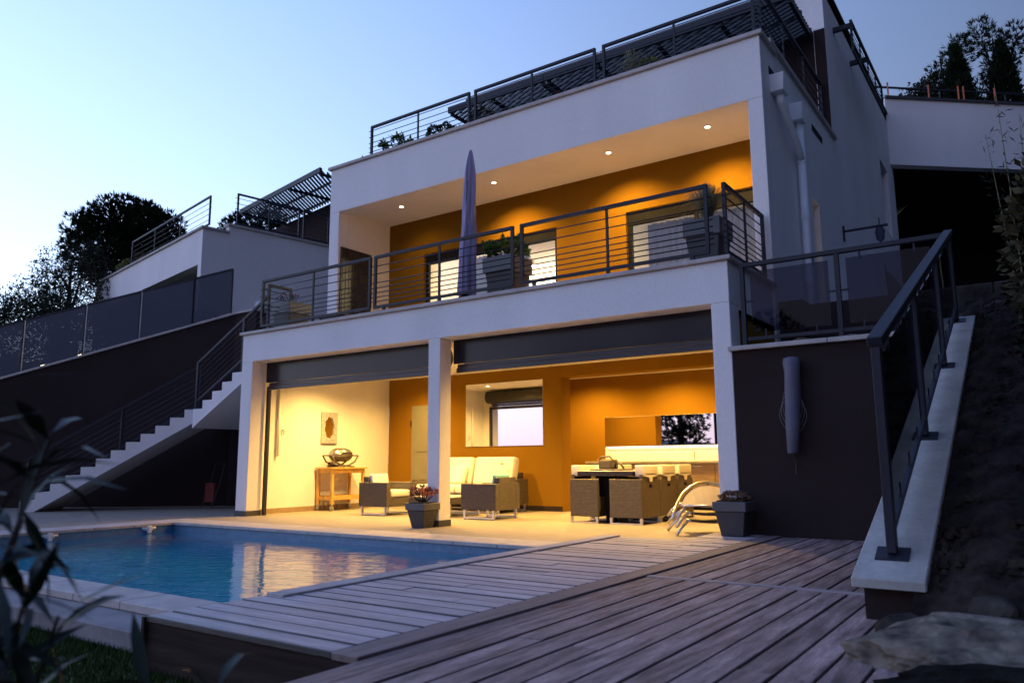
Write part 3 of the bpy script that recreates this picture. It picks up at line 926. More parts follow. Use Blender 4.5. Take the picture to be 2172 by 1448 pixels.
# ------------------------------------------------------------------ railings
def railing(name, lab, p0, p1, zb, zt, bars, mids, zfeet, group, feet=(.08, .5, .92), thk=.045, inset=.0):
    p0 = Vector((p0[0], p0[1], 0)); p1 = Vector((p1[0], p1[1], 0)); up = Vector((0, 0, 1))
    t = thing(name, lab, 'railing', (p0.x, p0.y, zfeet), group)
    d = (p1 - p0).normalized()
    h = thk / 2
    MB().beam(p0 + up * (zt - h), p1 + up * (zt - h), thk, thk).build('top_rail', METAL, t, bevel=.003)
    MB().beam(p0 + up * (zb + .02), p1 + up * (zb + .02), .04, .04).build('bottom_rail', METAL, t, bevel=.003)
    for p in (p0 + d * .02, p1 - d * .02):
        MB().beam(p + up * (zb + .041), p + up * (zt - thk - .001), .04, .04, d).build('post', METAL, t)
    for s in mids:
        p = p0.lerp(p1, s)
        MB().beam(p + up * (zb + .041), p + up * (zt - thk - .001), .022, .03, d).build('mid_post', METAL, t)
    for z in bars:
        MB().tube([p0 - d * .05 + up * z, p1 + d * .05 + up * z], .0075, 6).build('bar', METAL, t, smooth=True)
    for s in feet:
        p = p0.lerp(p1, s)
        MB().beam(p + up * (zfeet + .001), p + up * (zb - .001), .04, .04, d).build('foot', METAL, t)
    return t
BZ = (3.76, 3.64, 3.50, 3.42, 3.35, 3.28, 3.215)
GB = 'balcony railing panels'
railing('balcony_railing', 'left balcony railing panel in front of the potted pink flowers', (-8.08, .12), (-5.5, .12), 3.11, 3.92, BZ, (.5,), 3.03, GB)
railing('balcony_railing', 'middle balcony railing panel in front of the closed parasol', (-5.43, .12), (-2.88, .12), 3.11, 3.92, BZ, (.5,), 3.03, GB)
railing('balcony_railing', 'right front balcony railing panel before the orange wall', (-2.77, .12), (-.23, .12), 3.11, 3.92, BZ, (.5,), 3.03, GB)
railing('balcony_railing', 'short side balcony railing panel running back to the house corner', (-.06, .16), (-.06, 1.60), 3.10, 3.92, BZ, (.5,), 3.028, GB, feet=(.1, .9))
railing('balcony_railing', 'short railing return at the stair end of the balcony', (-8.06, .22), (-8.06, .72), 3.0, 3.88, BZ[:4], (), 2.90, GB, feet=(.9,))
RZ = (7.02, 6.90, 6.78, 6.69, 6.6)
GR = 'roof terrace railing panels'
railing('roof_railing', 'left roof terrace railing panel with green shrubs behind', (-7.29, 1.80), (-4.93, 1.80), 6.50, 7.11, RZ, (.5,), 6.44, GR, feet=(.1, .9))
railing('roof_railing', 'middle roof terrace railing panel with a reddish shrub', (-4.83, 1.80), (-2.49, 1.80), 6.50, 7.11, RZ, (.5,), 6.44, GR, feet=(.1, .9))
railing('roof_railing', 'right front roof terrace railing panel reaching the corner', (-2.37, 1.80), (-.06, 1.80), 6.50, 7.11, RZ, (.5,), 6.44, GR, feet=(.1, .9))
SZ = (7.38, 7.25, 7.1, 6.98, 6.86, 6.74)
railing('roof_railing', 'roof terrace railing along the right flank of the house', (-.10, 2.15), (-.10, 5.80), 6.60, 7.5, SZ, (.33, .66), 6.52, GR, feet=(.05, .5, .95))
railing('roof_railing', 'high railing beside the top storey above the right flank', (.36, 6.5), (.36, 9.7), 8.3, 8.93, (8.42, 8.52, 8.62, 8.72, 8.82), (.25, .5, .75), 8.2, GR, feet=())
for yy in (6.6, 8.1):
    MB().beam((.031, yy, 8.86), (.37, yy, 8.86), .07, .09).build('bracket', METAL, H)
# left wing railings
def wl2(x, y):
    c, s = math.cos(rad(-10.84)), math.sin(rad(-10.84))
    return (-13.57 + x * c - y * s, 2.45 + x * s + y * c)
railing('wing_railing', 'terrace railing along the front of the white left wing', wl2(-5.45, .15), wl2(.0, .15), 6.56, 7.3, (6.7, 6.84, 6.98, 7.12), (.33, .66), 6.50, 'left wing railings', feet=(.05, .5, .95))
railing('wing_railing', 'terrace railing on the flank of the left wing under the pergola', wl2(-.08, .85), wl2(-.08, 2.58), 6.75, 7.55, (6.88, 7.0, 7.14, 7.28, 7.42), (.5,), 6.69, 'left wing railings', feet=(.1, .9))
railing('wing_railing', 'terrace railing on the flank of the left wing nearest the main house', wl2(-.08, 2.68), wl2(-.08, 4.2), 6.75, 7.55, (6.88, 7.0, 7.14, 7.28, 7.42), (.5,), 6.69, 'left wing railings', feet=(.1, .9))

# ------------------------------------------------------------------ lamps
def downlight(lab, x, y, zc, power, group, spot=122, blend=1.0, col=WARM, tilt=19):
    t = thing('downlight', lab, 'lamp', (x, y, zc), group)
    MB().lathe([(.052, -.012), (.052, -.001), (.036, -.001), (.036, -.012)], (x, y, zc), 20).build('ring', WPLAST, t, smooth=False)
    MB().lathe([(.036, -.016), (.036, -.0125)], (x, y, zc), 20).build('lens', LAMP, t)
    li = bpy.data.lights.new('downlight_bulb', 'SPOT')
    li.energy = power; li.color = col; li.spot_size = rad(spot); li.spot_blend = blend; li.shadow_soft_size = .035
    lo = bpy.data.objects.new('downlight_bulb', li)
    COL.objects.link(lo); lo.parent = t; lo.location = (0, 0, -.03); lo.rotation_euler = (rad(tilt), 0, 0)
GD = 'balcony ceiling downlights'
PB = 430
downlight('downlight in the balcony ceiling nearest the right corner', -.93, 2.2, 5.57, PB, GD)
downlight('downlight in the balcony ceiling, second from the right', -2.52, 2.2, 5.57, PB, GD)
downlight('downlight in the balcony ceiling just right of the parasol tip', -4.72, 2.2, 5.57, PB, GD)
downlight('dim downlight in the balcony ceiling at its left end', -6.86, 2.2, 5.57, 30, GD)
GL = 'ground floor ceiling downlights'
PL_ = 610
for (x, y, lab) in ((-7.35, 1.42, 'ground floor downlight over the grill cart'), (-5.55, 1.42, 'ground floor downlight over the coffee table'),
                    (-3.4, 1.42, 'ground floor downlight between sofa and dining table'), (-1.5, 1.42, 'ground floor downlight over the dining chairs')):
    downlight(lab, x, y, 2.499, PL_, GL, 150, 1.0, tilt=0)
for (x, y, lab) in ((-7.2, 2.75, 'ground floor downlight before the grey door'), (-5.4, 2.75, 'ground floor downlight over the sofa')):
    downlight(lab, x, y, 2.499, 260, GL, 150, 1.0, tilt=0)
for (x, lab) in ((-4.6, 'kitchen downlight left of the long mirror'), (-2.9, 'kitchen downlight before the long mirror'), (-1.2, 'kitchen downlight behind the right column')):
    downlight(lab, x, 4.75, 2.499, 400, GL, 165, .8, tilt=0)
ul = thing('strip_light', 'lit strip under the long kitchen mirror', 'lamp', (-3.35, 5.55, 1.12))
B('housing', -4.46, -.4, 5.535, 5.598, 1.118, 1.136, ALU, ul)
B('diffuser', -4.45, -.41, 5.54, 5.59, 1.108, 1.117, STRIP, ul)
def room_lamp(lab, x, y, z, e):
    t = thing('pendant_lamp', lab, 'lamp', (x, y, z), 'upstairs room lamps')
    MB().tube([(x, y, z + .12), (x, y, 5.45)], .006, 6).build('cord', BLACK, t)
    MB().lathe([(.02, .12), (.10, .06), (.14, -.06), (.13, -.06), (.09, .05), (.02, .10)], (x, y, z), 16).build('shade', WPLAST, t, smooth=True)
    li = bpy.data.lights.new('room_bulb', 'POINT'); li.energy = e; li.color = (1.0, .76, .40); li.shadow_soft_size = .06
    lo = bpy.data.objects.new('room_bulb', li); COL.objects.link(lo); lo.parent = t; lo.location = (0, 0, -.1)
room_lamp('pendant lamp in the room behind the wide balcony window', -5.6, 4.6, 4.8, 360)
room_lamp('pendant lamp in the room behind the right balcony window', -1.8, 4.6, 4.8, 60)

# ------------------------------------------------------------------ room fittings
dr = thing('interior_door', 'grey panelled door in the orange back wall behind the middle column', 'door', (-7.25, 3.5, 0))
B('door_leaf', -7.68, -6.78, 3.462, 3.498, .002, 1.95, DOORM, dr, .003)
for (z0, z1) in ((.15, .95), (1.05, 1.82)):
    B('panel', -7.56, -6.90, 3.452, 3.461, z0, z1, DOORM, dr, .003)
B('hinge', -7.70, -7.68, 3.45, 3.49, 1.55, 1.66, BLACK, dr)
MB().tube([(-6.86, 3.45, 1.0), (-6.86, 3.42, 1.0), (-6.96, 3.42, 1.0)], .009, 8).build('handle', ALU, dr)
wm = thing('wall_mirror', 'large frameless mirror on the orange back wall reflecting sky and shutter', 'mirror', (-5.47, 3.49, 1.13))
B('mirror_glass', -6.33, -4.61, 3.486, 3.498, 1.13, 2.285, MIRROR, wm)
B('backing', -6.335, -4.605, 3.4985, 3.4995, 1.125, 2.29, WPLAST, wm)
om = thing('oval_mirror', 'carved grey rectangular frame with oval mirror above the grill', 'mirror', (-8.33, 1.9, 1.2))
def ring_panel():
    m = MB(); n = 32
    yc, zc = 1.905, 1.49; ry, rz_ = .115, .2
    outer = []; inner = []
    for k in range(n):
        t = 2 * math.pi * k / n
        c, s = math.cos(t), math.sin(t)
        f = 1 / max(abs(c) / .19, abs(s) / .285)
        outer.append((yc + c * f, zc + s * f)); wob = 1 + .06 * math.sin(8 * t)
        inner.append((yc + c * ry * wob, zc + s * rz_ * wob))
    for x in (-8.333, -8.300):
        for p in outer: m.v.append((x, *p))
        for p in inner: m.v.append((x, *p))
    q = 2 * n
    for k in range(n):
        k2 = (k + 1) % n
        m.f += [(q + k, q + k2, q + n + k2, q + n + k), (k, k2, q + k2, q + k), (n + k, q + n + k, q + n + k2, n + k2)]
    return m
ring_panel().build('frame', pmat('carved_frame', (.40, .39, .41), .7, .12, 30, bump=1, bscale=60), om)
MB().prism([(1.905 + .125 * math.cos(a * .2618), 1.49 + .215 * math.sin(a * .2618)) for a in range(24)], 'x', -8.331, -8.320).build('mirror_glass', MIRROR, om)
for k in range(12):
    a = 2 * math.pi * k / 12
    MB().lathe([(.0, -.012), (.016, -.006), (.019, 0), (.012, .008), (0, .011)], (-8.297, 1.905 + .15 * math.cos(a), 1.49 + .245 * math.sin(a)), 8).build('rosette', MATS['carved_frame'], om, smooth=True)
cp = thing('crank_pole', 'white shutter crank pole hanging on the pale left wall', 'pole', (-8.3, .74, 1))
MB().tube([(-8.30, .74, 2.10), (-8.30, .74, .96)], .022, 8).build('pole', WPLAST, cp, smooth=True)
MB().box(-8.334, -8.29, .72, .76, .99, 1.03).build('clip', WPLAST, cp)
kk = thing('key_hook', 'small metal key hook on the pale left wall', 'hook', (-8.33, .85, 1.4))
MB().tube([(-8.334, .85, 1.42), (-8.30, .85, 1.42), (-8.295, .86, 1.39), (-8.31, .86, 1.34)], .008, 6).build('hook', ALU, kk)
MB().lathe([(.018, 0), (.018, .008)], (-8.31, .85, 1.415), 8).build('rose', ALU, kk)
# kitchen
kc = thing('kitchen_counter', 'wooden kitchen counter along the back wall with stone worktop', 'counter', (-2.5, 5.3, 0))
B('worktop', -4.62, -.21, 4.98, 5.598, .80, .84, COUNTER, kc, .003)
B('carcass', -4.6, -.21, 5.03, 5.597, .08, .798, BLACK, kc)
for i in range(7):
    a = -4.6 + i * .627
    B('cabinet_door', a + .003, a + .622, 5.008, 5.028, .10, .79, CABW, kc, .002)
    B('handle', a + .22, a + .40, 4.995, 5.007, .74, .755, ALU, kc)
B('backsplash', -4.5, -.21, 5.585, 5.599, .842, 1.105, BACKS, kc)
km = thing('long_mirror', 'long horizontal mirror above the bright kitchen backsplash', 'mirror', (-2.4, 5.58, 1.14))
B('mirror_glass', -4.5, -.3, 5.586, 5.597, 1.14, 1.69, MIRROR, km)
B('backing', -4.503, -.297, 5.5975, 5.5995, 1.137, 1.693, WPLAST, km)
tp = thing('kitchen_tap', 'chrome mixer tap at the kitchen backsplash', 'tap', (-2.62, 5.4, .84))
MB().tube([(-2.62, 5.45, .841), (-2.62, 5.45, .98), (-2.60, 5.40, 1.02), (-2.57, 5.33, 1.02), (-2.56, 5.30, .99)], .012, 8).build('spout', ALU, tp, smooth=True)
MB().tube([(-2.66, 5.45, .93), (-2.72, 5.43, .97)], .009, 8).build('lever', ALU, tp, smooth=True)

# ------------------------------------------------------------------ furniture
def cushion(m, x0, x1, y0, y1, z0, z1):
    return m.box(x0, x1, y0, y1, z0, z1)
def soft(name, x0, x1, y0, y1, z0, z1, mat, parent, bev=.03, rot=None):
    m = MB().box(x0, x1, y0, y1, z0, z1)
    if rot:
        ax, ang = rot
        c = Vector(((x0 + x1) / 2, (y0 + y1) / 2, z0)); R = Matrix.Rotation(ang, 3, ax)
        m.v = [tuple(R @ (Vector(v) - c) + c) for v in m.v]
    return m.build(name, mat, parent, smooth=True, bevel=bev, seg=3)
def sled(parent, x0, x1, y0, y1, z1):
    for yy in (y0 + .03, y1 - .03):
        MB().box(x0 + .04, x0 + .075, yy - .015, yy + .015, .012, z1).box(x1 - .075, x1 - .04, yy - .015, yy + .015, .012, z1) \
            .box(x0 + .075, x1 - .075, yy - .015, yy + .015, .012, .035).build('leg_frame', ALU, parent)
    for xx in (x0 + .06, x1 - .06):
        for yy in (y0 + .03, y1 - .03):
            MB().lathe([(.012, 0), (.012, .0115)], (xx, yy, 0), 8).build('foot', BLACK, parent)
def armchair(lab, x0, x1, y0, y1, face, pill):
    """face +1: opens towards +x"""
    t = thing('wicker_armchair', lab, 'armchair', ((x0 + x1) / 2, (y0 + y1) / 2, 0), 'wicker lounge chairs')
    zt = .525; zb = .14
    sled(t, x0, x1, y0, y1, zb)
    B('arm', x0, x1, y0, y0 + .10, zb, zt, WICK, t, .006)
    B('arm', x0, x1, y1 - .10, y1, zb, zt, WICK, t, .006)
    bx = (x0, x0 + .10) if face > 0 else (x1 - .10, x1)
    fx = (x1 - .04, x1) if face > 0 else (x0, x0 + .04)
    B('backrest', bx[0] - .002, bx[1], y0 + .101, y1 - .101, zb, zt + .09, WICK, t, .006)
    sx = (bx[1] + .001, fx[1] - .005) if face > 0 else (fx[0] + .005, bx[0] - .001)
    B('seat', sx[0], sx[1], y0 + .101, y1 - .101, zb, .29, WICK, t, .004)
    soft('cushion', sx[0] + .01, sx[1] - (-.01 if face > 0 else .01), y0 + .11, y1 - .11, .292, .40, CUSH, t)
    c = (sx[0] + .02, sx[0] + .10) if face > 0 else (sx[1] - .10, sx[1] - .02)
    soft('back_pillow', c[0], c[1], y0 + .14, y1 - .14, .40, .66, pill, t, .03, ('Y', -.15 if face > 0 else .15))
    return t
armchair('wicker armchair with pale blue pillow beside the grill cart', -6.74, -6.11, 1.17, 1.83, 1, CUSHP)
armchair('wicker armchair with turquoise pillow seen from behind, right of the middle column', -4.70, -4.05, 1.30, 1.93, -1, CUSHB)
ct = thing('coffee_table', 'low wicker coffee table between the armchairs', 'table', (-5.4, 1.8, 0))
sled(ct, -5.86, -4.98, 1.42, 2.2, .20)
B('table_top', -5.86, -4.98, 1.42, 2.2, .20, .30, WICK, ct, .005)
B('glass_top', -5.85, -4.99, 1.43, 2.19, .301, .308, COUNTER, ct)
sf = thing('sofa', 'cream cushioned wicker sofa against the orange back wall', 'sofa', (-5.7, 2.9, 0))
sled(sf, -6.75, -4.80, 2.45, 3.3, .14)
B('base', -6.75, -4.80, 2.45, 3.3, .14, .30, WICK, sf, .005)
B('arm', -4.88, -4.801, 2.46, 3.29, .301, .55, WICK, sf, .005)
B('arm', -6.749, -6.67, 2.46, 3.29, .301, .55, WICK, sf, .005)
B('backrest', -6.66, -4.89, 3.16, 3.28, .301, .66, WICK, sf, .005)
for a, b in ((-6.66, -5.79), (-5.775, -4.89)):
    soft('seat_cushion', a, b, 2.47, 3.10, .302, .46, CUSH, sf, .045)
    soft('back_cushion', a + .02, b - .02, 2.93, 3.12, .44, .93, CUSH, sf, .055, ('X', -.22))
soft('throw_pillow', -6.25, -5.85, 2.75, 2.87, .465, .80, CUSH, sf, .045, ('X', -.45))
MB().lathe([(0, 0), (.035, .006), (.04, .02), (.0, .028)], (-5.05, 2.86, .80), 12).build('button', CABW, sf, smooth=True)
mg = tag(MB().box(-5.35, -5.1, 2.55, 2.78, .463, .473).box(-5.33, -5.12, 2.56, 2.76, .474, .486).build('magazine', TEAK), 'small stack of magazines on the sofa seat', 'magazine')

def dining_chair(x0, x1, y0, y1, back, lab):
    t = thing('dining_chair', lab, 'chair', ((x0 + x1) / 2, (y0 + y1) / 2, 0), 'cube dining chairs')
    for yy in (y0 + .012, y1 - .012):
        MB().box(x0, x0 + .035, yy - .012, yy + .012, .002, .09).box(x1 - .035, x1, yy - .012, yy + .012, .002, .09) \
            .box(x0 + .035, x1 - .035, yy - .012, yy + .012, .002, .022).build('leg_frame', ALU, t)
    B('side_panel', x0, x1, y0, y0 + .05, .09, .60, WICK, t, .005)
    B('side_panel', x0, x1, y1 - .05, y1, .09, .60, WICK, t, .005)
    bx = (x1 - .05, x1) if back > 0 else (x0, x0 + .05)
    m = MB()
    ym = (y0 + y1) / 2
    m.box(bx[0], bx[1], y0 + .051, ym - .045, .09, .66).box(bx[0], bx[1], ym + .045, y1 - .051, .09, .66) \
        .box(bx[0], bx[1], ym - .0449, ym + .0449, .09, .485).box(bx[0], bx[1], ym - .0449, ym + .0449, .525, .60)
    m.build('backrest', WICK, t)
    sx = (x0 + .0, bx[0] - .001) if back > 0 else (bx[1] + .001, x1)
    B('seat', sx[0], sx[1], y0 + .051, y1 - .051, .09, .36, WICK, t)
    px = (bx[0] - .07, bx[1] + .012) if back > 0 else (bx[0] - .012, bx[1] + .07)
    soft('back_pad', px[0], px[1], y0 + .06, y1 - .06, .635, .79, CUSH, t, .022)
    ox = (bx[1] + .002, bx[1] + .012) if back > 0 else (bx[0] - .012, bx[0] - .002)
    MB().prism([(ym - .17, .67), (ym + .17, .67), (ym + .17, .635), (ym + .055, .625), (ym + .035, .565), (ym - .035, .565), (ym - .055, .625), (ym - .17, .635)], 'x', ox[0], ox[1]).build('pad_flap', CUSH, t)
nm = ('nearest the pool', 'in the middle of its row', 'nearest the kitchen')
for i in range(3):
    yy = 1.56 + i * .61
    dining_chair(-2.94, -2.50, yy, yy + .58, -1, 'wicker cube chair on the left of the dining table, ' + nm[i])
    dining_chair(-2.32, -1.84, yy, yy + .58, 1, 'wicker cube chair on the right of the dining table, ' + nm[i])
dt = thing('dining_table', 'wicker dining table with cube chairs tucked under it', 'table', (-2.4, 2.5, 0))
B('apron', -2.84, -1.98, 1.60, 3.34, .64, .70, WICK, dt, .004)
B('table_top', -2.86, -1.96, 1.585, 3.36, .701, .712, COUNTER, dt, .003)
for a in (-2.48, -2.40):
    for b in (1.75, 3.1):
        B('leg', a, a + .06, b, b + .06, .002, .64, BLACK, dt)
tr = thing('serving_tray', 'dark tray with a basket and straps on the dining table', 'tray', (-2.5, 1.95, .71))
B('tray', -2.72, -2.22, 1.75, 2.12, .713, .735, GRILLD, tr, .004)
B('basket', -2.62, -2.42, 1.82, 2.05, .736, .86, WICK, tr, .012)
MB().tube([(-2.62, 1.85, .85), (-2.60, 1.86, .90), (-2.48, 1.9, .91), (-2.43, 1.9, .86)], .012, 6).build('handle', GRILLD, tr, smooth=True)
MB().tube([(-2.40, 1.9, .74), (-2.38, 1.9, .82), (-2.30, 1.9, .80), (-2.26, 1.9, .74)], .016, 6).build('strap', GRILLD, tr, smooth=True)
MB().box(-2.66, -2.40, 1.86, 2.0, .862, .872).build('board', TEAK, tr)
bw = thing('salad_bowl', 'lime green bowl behind the dining chairs', 'bowl', (-2.2, 3.0, .712))
MB().lathe([(.05, 0), (.10, .03), (.14, .085), (.13, .085), (.09, .035), (.04, .01)], (-2.1, 2.9, .713), 18).build('bowl', LEAFY, bw, smooth=True)
MB().lathe([(.09, .0), (.09, .006)], (-2.1, 2.9, .755), 12).build('salad', LEAFG, bw)

# grill cart
gc = thing('grill_cart', 'wooden trolley on castors against the pale left wall', 'trolley', (-8.1, 1.95, 0))
cx0, cx1, cy0, cy1 = -8.29, -7.88, 1.62, 2.42
B('top', cx0 - .02, cx1 + .03, cy0 - .03, cy1 + .03, .735, .765, TEAK, gc, .003)
for xx in (cx0, cx1 - .05):
    for yy in (cy0, cy1 - .05):
        B('leg', xx, xx + .05, yy, yy + .05, .11, .734, TEAK, gc, .003)
for (a, b, c, d) in ((cx0 + .051, cx1 - .051, cy0 + .01, cy0 + .04), (cx0 + .051, cx1 - .051, cy1 - .04, cy1 - .01)):
    B('rail', a, b, c, d, .66, .733, TEAK, gc); B('rail', a, b, c, d, .19, .25, TEAK, gc)
for xx in (cx0 + .01, cx1 - .04):
    B('rail', xx, xx + .03, cy0 + .051, cy1 - .051, .66, .733, TEAK, gc); B('rail', xx, xx + .03, cy0 + .051, cy1 - .051, .19, .25, TEAK, gc)
for i in range(7):
    a = cy0 + .055 + i * .098
    B('shelf_slat', cx0 + .041, cx1 - .041, a, a + .075, .25, .265, TEAK, gc)
for xx in (cx0 + .025, cx1 - .025):
    for yy in (cy0 + .025, cy1 - .025):
        c = MB().tube([(xx - .012, yy, .045), (xx + .012, yy, .045)], .043, 14).build('castor', RUBBER, gc, smooth=False)
        MB().box(xx - .02, xx - .014, yy - .015, yy + .015, .04, .11).box(xx + .014, xx + .02, yy - .015, yy + .015, .04, .11).build('fork', ALU, c)
# portable grill
gr = thing('gas_grill', 'rounded portable gas grill with metal lid on the wooden trolley', 'grill', (-8.08, 1.97, .766))
GX, GY, GZ = -8.08, 1.99, .766
def ell(rx, ry, prof):
    m = MB(); m.lathe(prof, (0, 0, 0), 28)
    m.v = [(GX + v[0] * rx, GY + v[1] * ry, GZ + v[2]) for v in m.v]
    return m
ell(.17, .25, [(.5, .10), (.8, .13), (.98, .18), (1.0, .20), (.9, .20)]).build('firebox', GRILLD, gr, smooth=True)
ell(.17, .25, [(1.02, .205), (1.0, .235), (.9, .285), (.7, .325), (.4, .35), (.0, .355)]).build('lid', GRILLM, gr, smooth=True)
MB().tube([(GX + .15, GY - .10, GZ + .245), (GX + .20, GY - .09, GZ + .26), (GX + .20, GY + .09, GZ + .26), (GX + .15, GY + .10, GZ + .245)], .012, 8).build('lid_handle', GRILLD, gr, smooth=True)
for s in (-1, 1):
    MB().tube([(GX + .12, GY + s * .32, GZ + .21), (GX + .12, GY + s * .24, GZ + .10), (GX + .13, GY + s * .10, GZ + .04), (GX + .14, GY - s * .10, GZ + .015), (GX + .15, GY - s * .2, GZ + .004)], .016, 8).build('leg', GRILLD, gr, smooth=True)
    MB().tube([(GX - .12, GY + s * .32, GZ + .21), (GX - .12, GY + s * .24, GZ + .10), (GX - .10, GY + s * .10, GZ + .04), (GX - .10, GY - s * .2, GZ + .004)], .016, 8).build('leg', GRILLD, gr, smooth=True)
    MB().tube([(GX - .12, GY + s * .32, GZ + .212), (GX + .12, GY + s * .32, GZ + .212)], .014, 8).build('side_handle', GRILLD, gr, smooth=True)

# stacked sling loungers, seen from the front
def lounger(i, lab):
    dz = i * .085
    t = thing('sling_lounger', lab, 'lounger', (-.68, .92, dz), 'stacked sling loungers', rz=rad(33))
    zs = .155
    for sx_ in (-1, 1):
        for (yy, fy) in ((-.16, -.26), (.26, .34)):
            MB().tube([(sx_ * .43, fy, .012), (sx_ * .37, fy * .9, .09), (sx_ * .29, yy, zs), (sx_ * .25, yy, zs + .012)], .017, 8).build('leg', ALU, t, smooth=True)
        MB().tube([(sx_ * .26, -.22, zs + .01), (sx_ * .26, .30, zs + .01)], .016, 8).build('side_rail', ALU, t, smooth=True)
    m = MB(); n = 10
    for dzz in (0, -.01):
        for yy in (-.20, .29):
            for k in range(n + 1):
                x = -.245 + .49 * k / n
                m.v.append((x, yy, zs + .006 - .02 * math.sin(math.pi * k / n) + dzz))
    q = n + 1
    for k in range(n):
        m.f += [(k, k + 1, q + k + 1, q + k), (2 * q + k + 1, 2 * q + k, 3 * q + k, 3 * q + k + 1), (k, 2 * q + k, 2 * q + k + 1, k + 1), (q + k, q + k + 1, 3 * q + k + 1, 3 * q + k)]
    m.build('sling_seat', SLINGD, t)
    if i == 2:
        arc = [(-.47, .02), (-.44, .09), (-.385, .185), (-.30, .29), (-.20, .365), (-.09, .405), (.02, .415), (.13, .395), (.24, .345), (.33, .26), (.40, .16)]
        P3 = [(x, -.20 + (z - .1) * .95, z) for x, z in arc]
        MB().tube(P3, .02, 8).build('back_hoop', ALU, t, smooth=True)
        inner = [(x * .93, z - .03) for x, z in arc[2:-1]]
        m = MB(); q = len(inner)
        for o_ in (0, -.012):
            for x, z in inner: m.v.append((x, -.20 + (z - .1) * .95, z + o_))
            for x, z in inner: m.v.append((x * .98, -.215, .165 + o_))
        for k in range(q - 1):
            m.f += [(k, k + 1, q + k + 1, q + k), (2 * q + k + 1, 2 * q + k, 3 * q + k, 3 * q + k + 1), (q + k, q + k + 1, 3 * q + k + 1, 3 * q + k)]
        m.build('sling_back', SLING, t)
        MB().tube([(-.34, -.215, .162), (.34, -.215, .162)], .012, 8).build('crossbar', ALU, t, smooth=True)
        MB().tube([(.02, .09, .41), (.02, .10, .36)], .01, 6).build('buckle', GRILLD, t)
for i, l in enumerate(('bottom sling lounger of the stack by the right column', 'middle sling lounger of the stack by the right column', 'top sling lounger of the stack with its rounded back raised')):
    lounger(i, l)

# ------------------------------------------------------------------ planters and plants
def planter(lab, cx, cy, z0, rim, base, h, group='grey tapered planters', rz=0.0):
    t = thing('planter', lab, 'planter', (cx, cy, z0), group, rz=rz)
    a, b = base / 2, rim / 2
    zr = h * .72
    m_ = a + (b * .9 - a) * .95
    sq = lambda s, z: [(-s, -s, z), (s, -s, z), (s, s, z), (-s, s, z)]
    MB().hexa(sq(a, .001), sq(m_, zr)).build('body', POT, t, bevel=.006)
    m = MB()
    m.hexa(sq(b * .985, zr + .001), sq(b, h))
    m.build('rim', POTR, t, bevel=.005)
    MB().hexa(sq(b * .8, h + .0005), sq(b * .78, h + .012)).build('soil', SOILP, t)
    return t
def rnd_dir(r, up=.0):
    while True:
        v = Vector((r.uniform(-1, 1), r.uniform(-1, 1), r.uniform(-1, 1)))
        if .05 < v.length < 1:
            v.normalize(); v.z += up
            return v.normalized()
def rosette_plant(name, lab, cat, base, spread, height, nst, nleaf, ll, lw_, mat, stemmat, seed, group=None, flowers=None, droop=.0):
    r = random.Random(seed)
    t = thing(name, lab, cat, base, group)
    sm = MB(); lm = MB(); fm = MB()
    b = Vector(base)
    for i in range(nst):
        a = r.uniform(0, 6.28); d = spread * math.sqrt(r.random())
        tip = b + Vector((math.cos(a) * d, math.sin(a) * d, height * r.uniform(.6, 1.0) * (1 - .35 * d / spread)))
        mid = b.lerp(tip, .5) + Vector((math.cos(a) * d * .15, math.sin(a) * d * .15, -height * .05))
        sm.tube([b + Vector((r.uniform(-.02, .02), r.uniform(-.02, .02), -.02)), mid, tip], [.012 * height + .003, .009 * height + .002, .004], 5)
        for k in range(nleaf):
            dv = rnd_dir(r, .35)
            p = tip + dv * ll * .15 - Vector((0, 0, r.random() * height * .18))
            lm.leaf(p, dv, rnd_dir(r), ll * r.uniform(.7, 1.15), lw_ * r.uniform(.8, 1.2), .15, droop)
        if flowers and r.random() < .8:
            for k in range(7):
                dv = rnd_dir(r, .3)
                fm.leaf(tip + Vector((0, 0, .015)), dv, rnd_dir(r), ll * .55, lw_ * .9, .1)
    sm.build('stem', stemmat, t, smooth=True)
    lm.build('foliage', mat, t)
    if fm.v: fm.build('blossom', flowers, t)
    return t
def ball_shrub(name, lab, base, rad3, n, ll, lw_, mat, seed, cat='shrub', group=None):
    r = random.Random(seed)
    t = thing(name, lab, cat, base, group)
    b = Vector(base); lm = MB(); sm = MB()
    for i in range(6):
        a = r.uniform(0, 6.28)
        sm.tube([b + Vector((0, 0, -.02)), b + Vector((math.cos(a) * rad3[0] * .4, math.sin(a) * rad3[1] * .4, rad3[2]))], [.015, .006], 5)
    c = b + Vector((0, 0, rad3[2]))
    for i in range(n):
        d = rnd_dir(r); q = r.uniform(.55, 1.0) ** .5 * (1 + .12 * math.sin(d.x * 7 + d.y * 5 + seed))
        p = c + Vector((d.x * rad3[0] * q, d.y * rad3[1] * q, d.z * rad3[2] * q))
        lm.card(p, (d + rnd_dir(r) * .8).normalized(), rnd_dir(r), ll * r.uniform(.6, 1.2), lw_ * r.uniform(.7, 1.2))
    sm.build('stem', BARK, t); lm.build('foliage', mat, t)
    return t
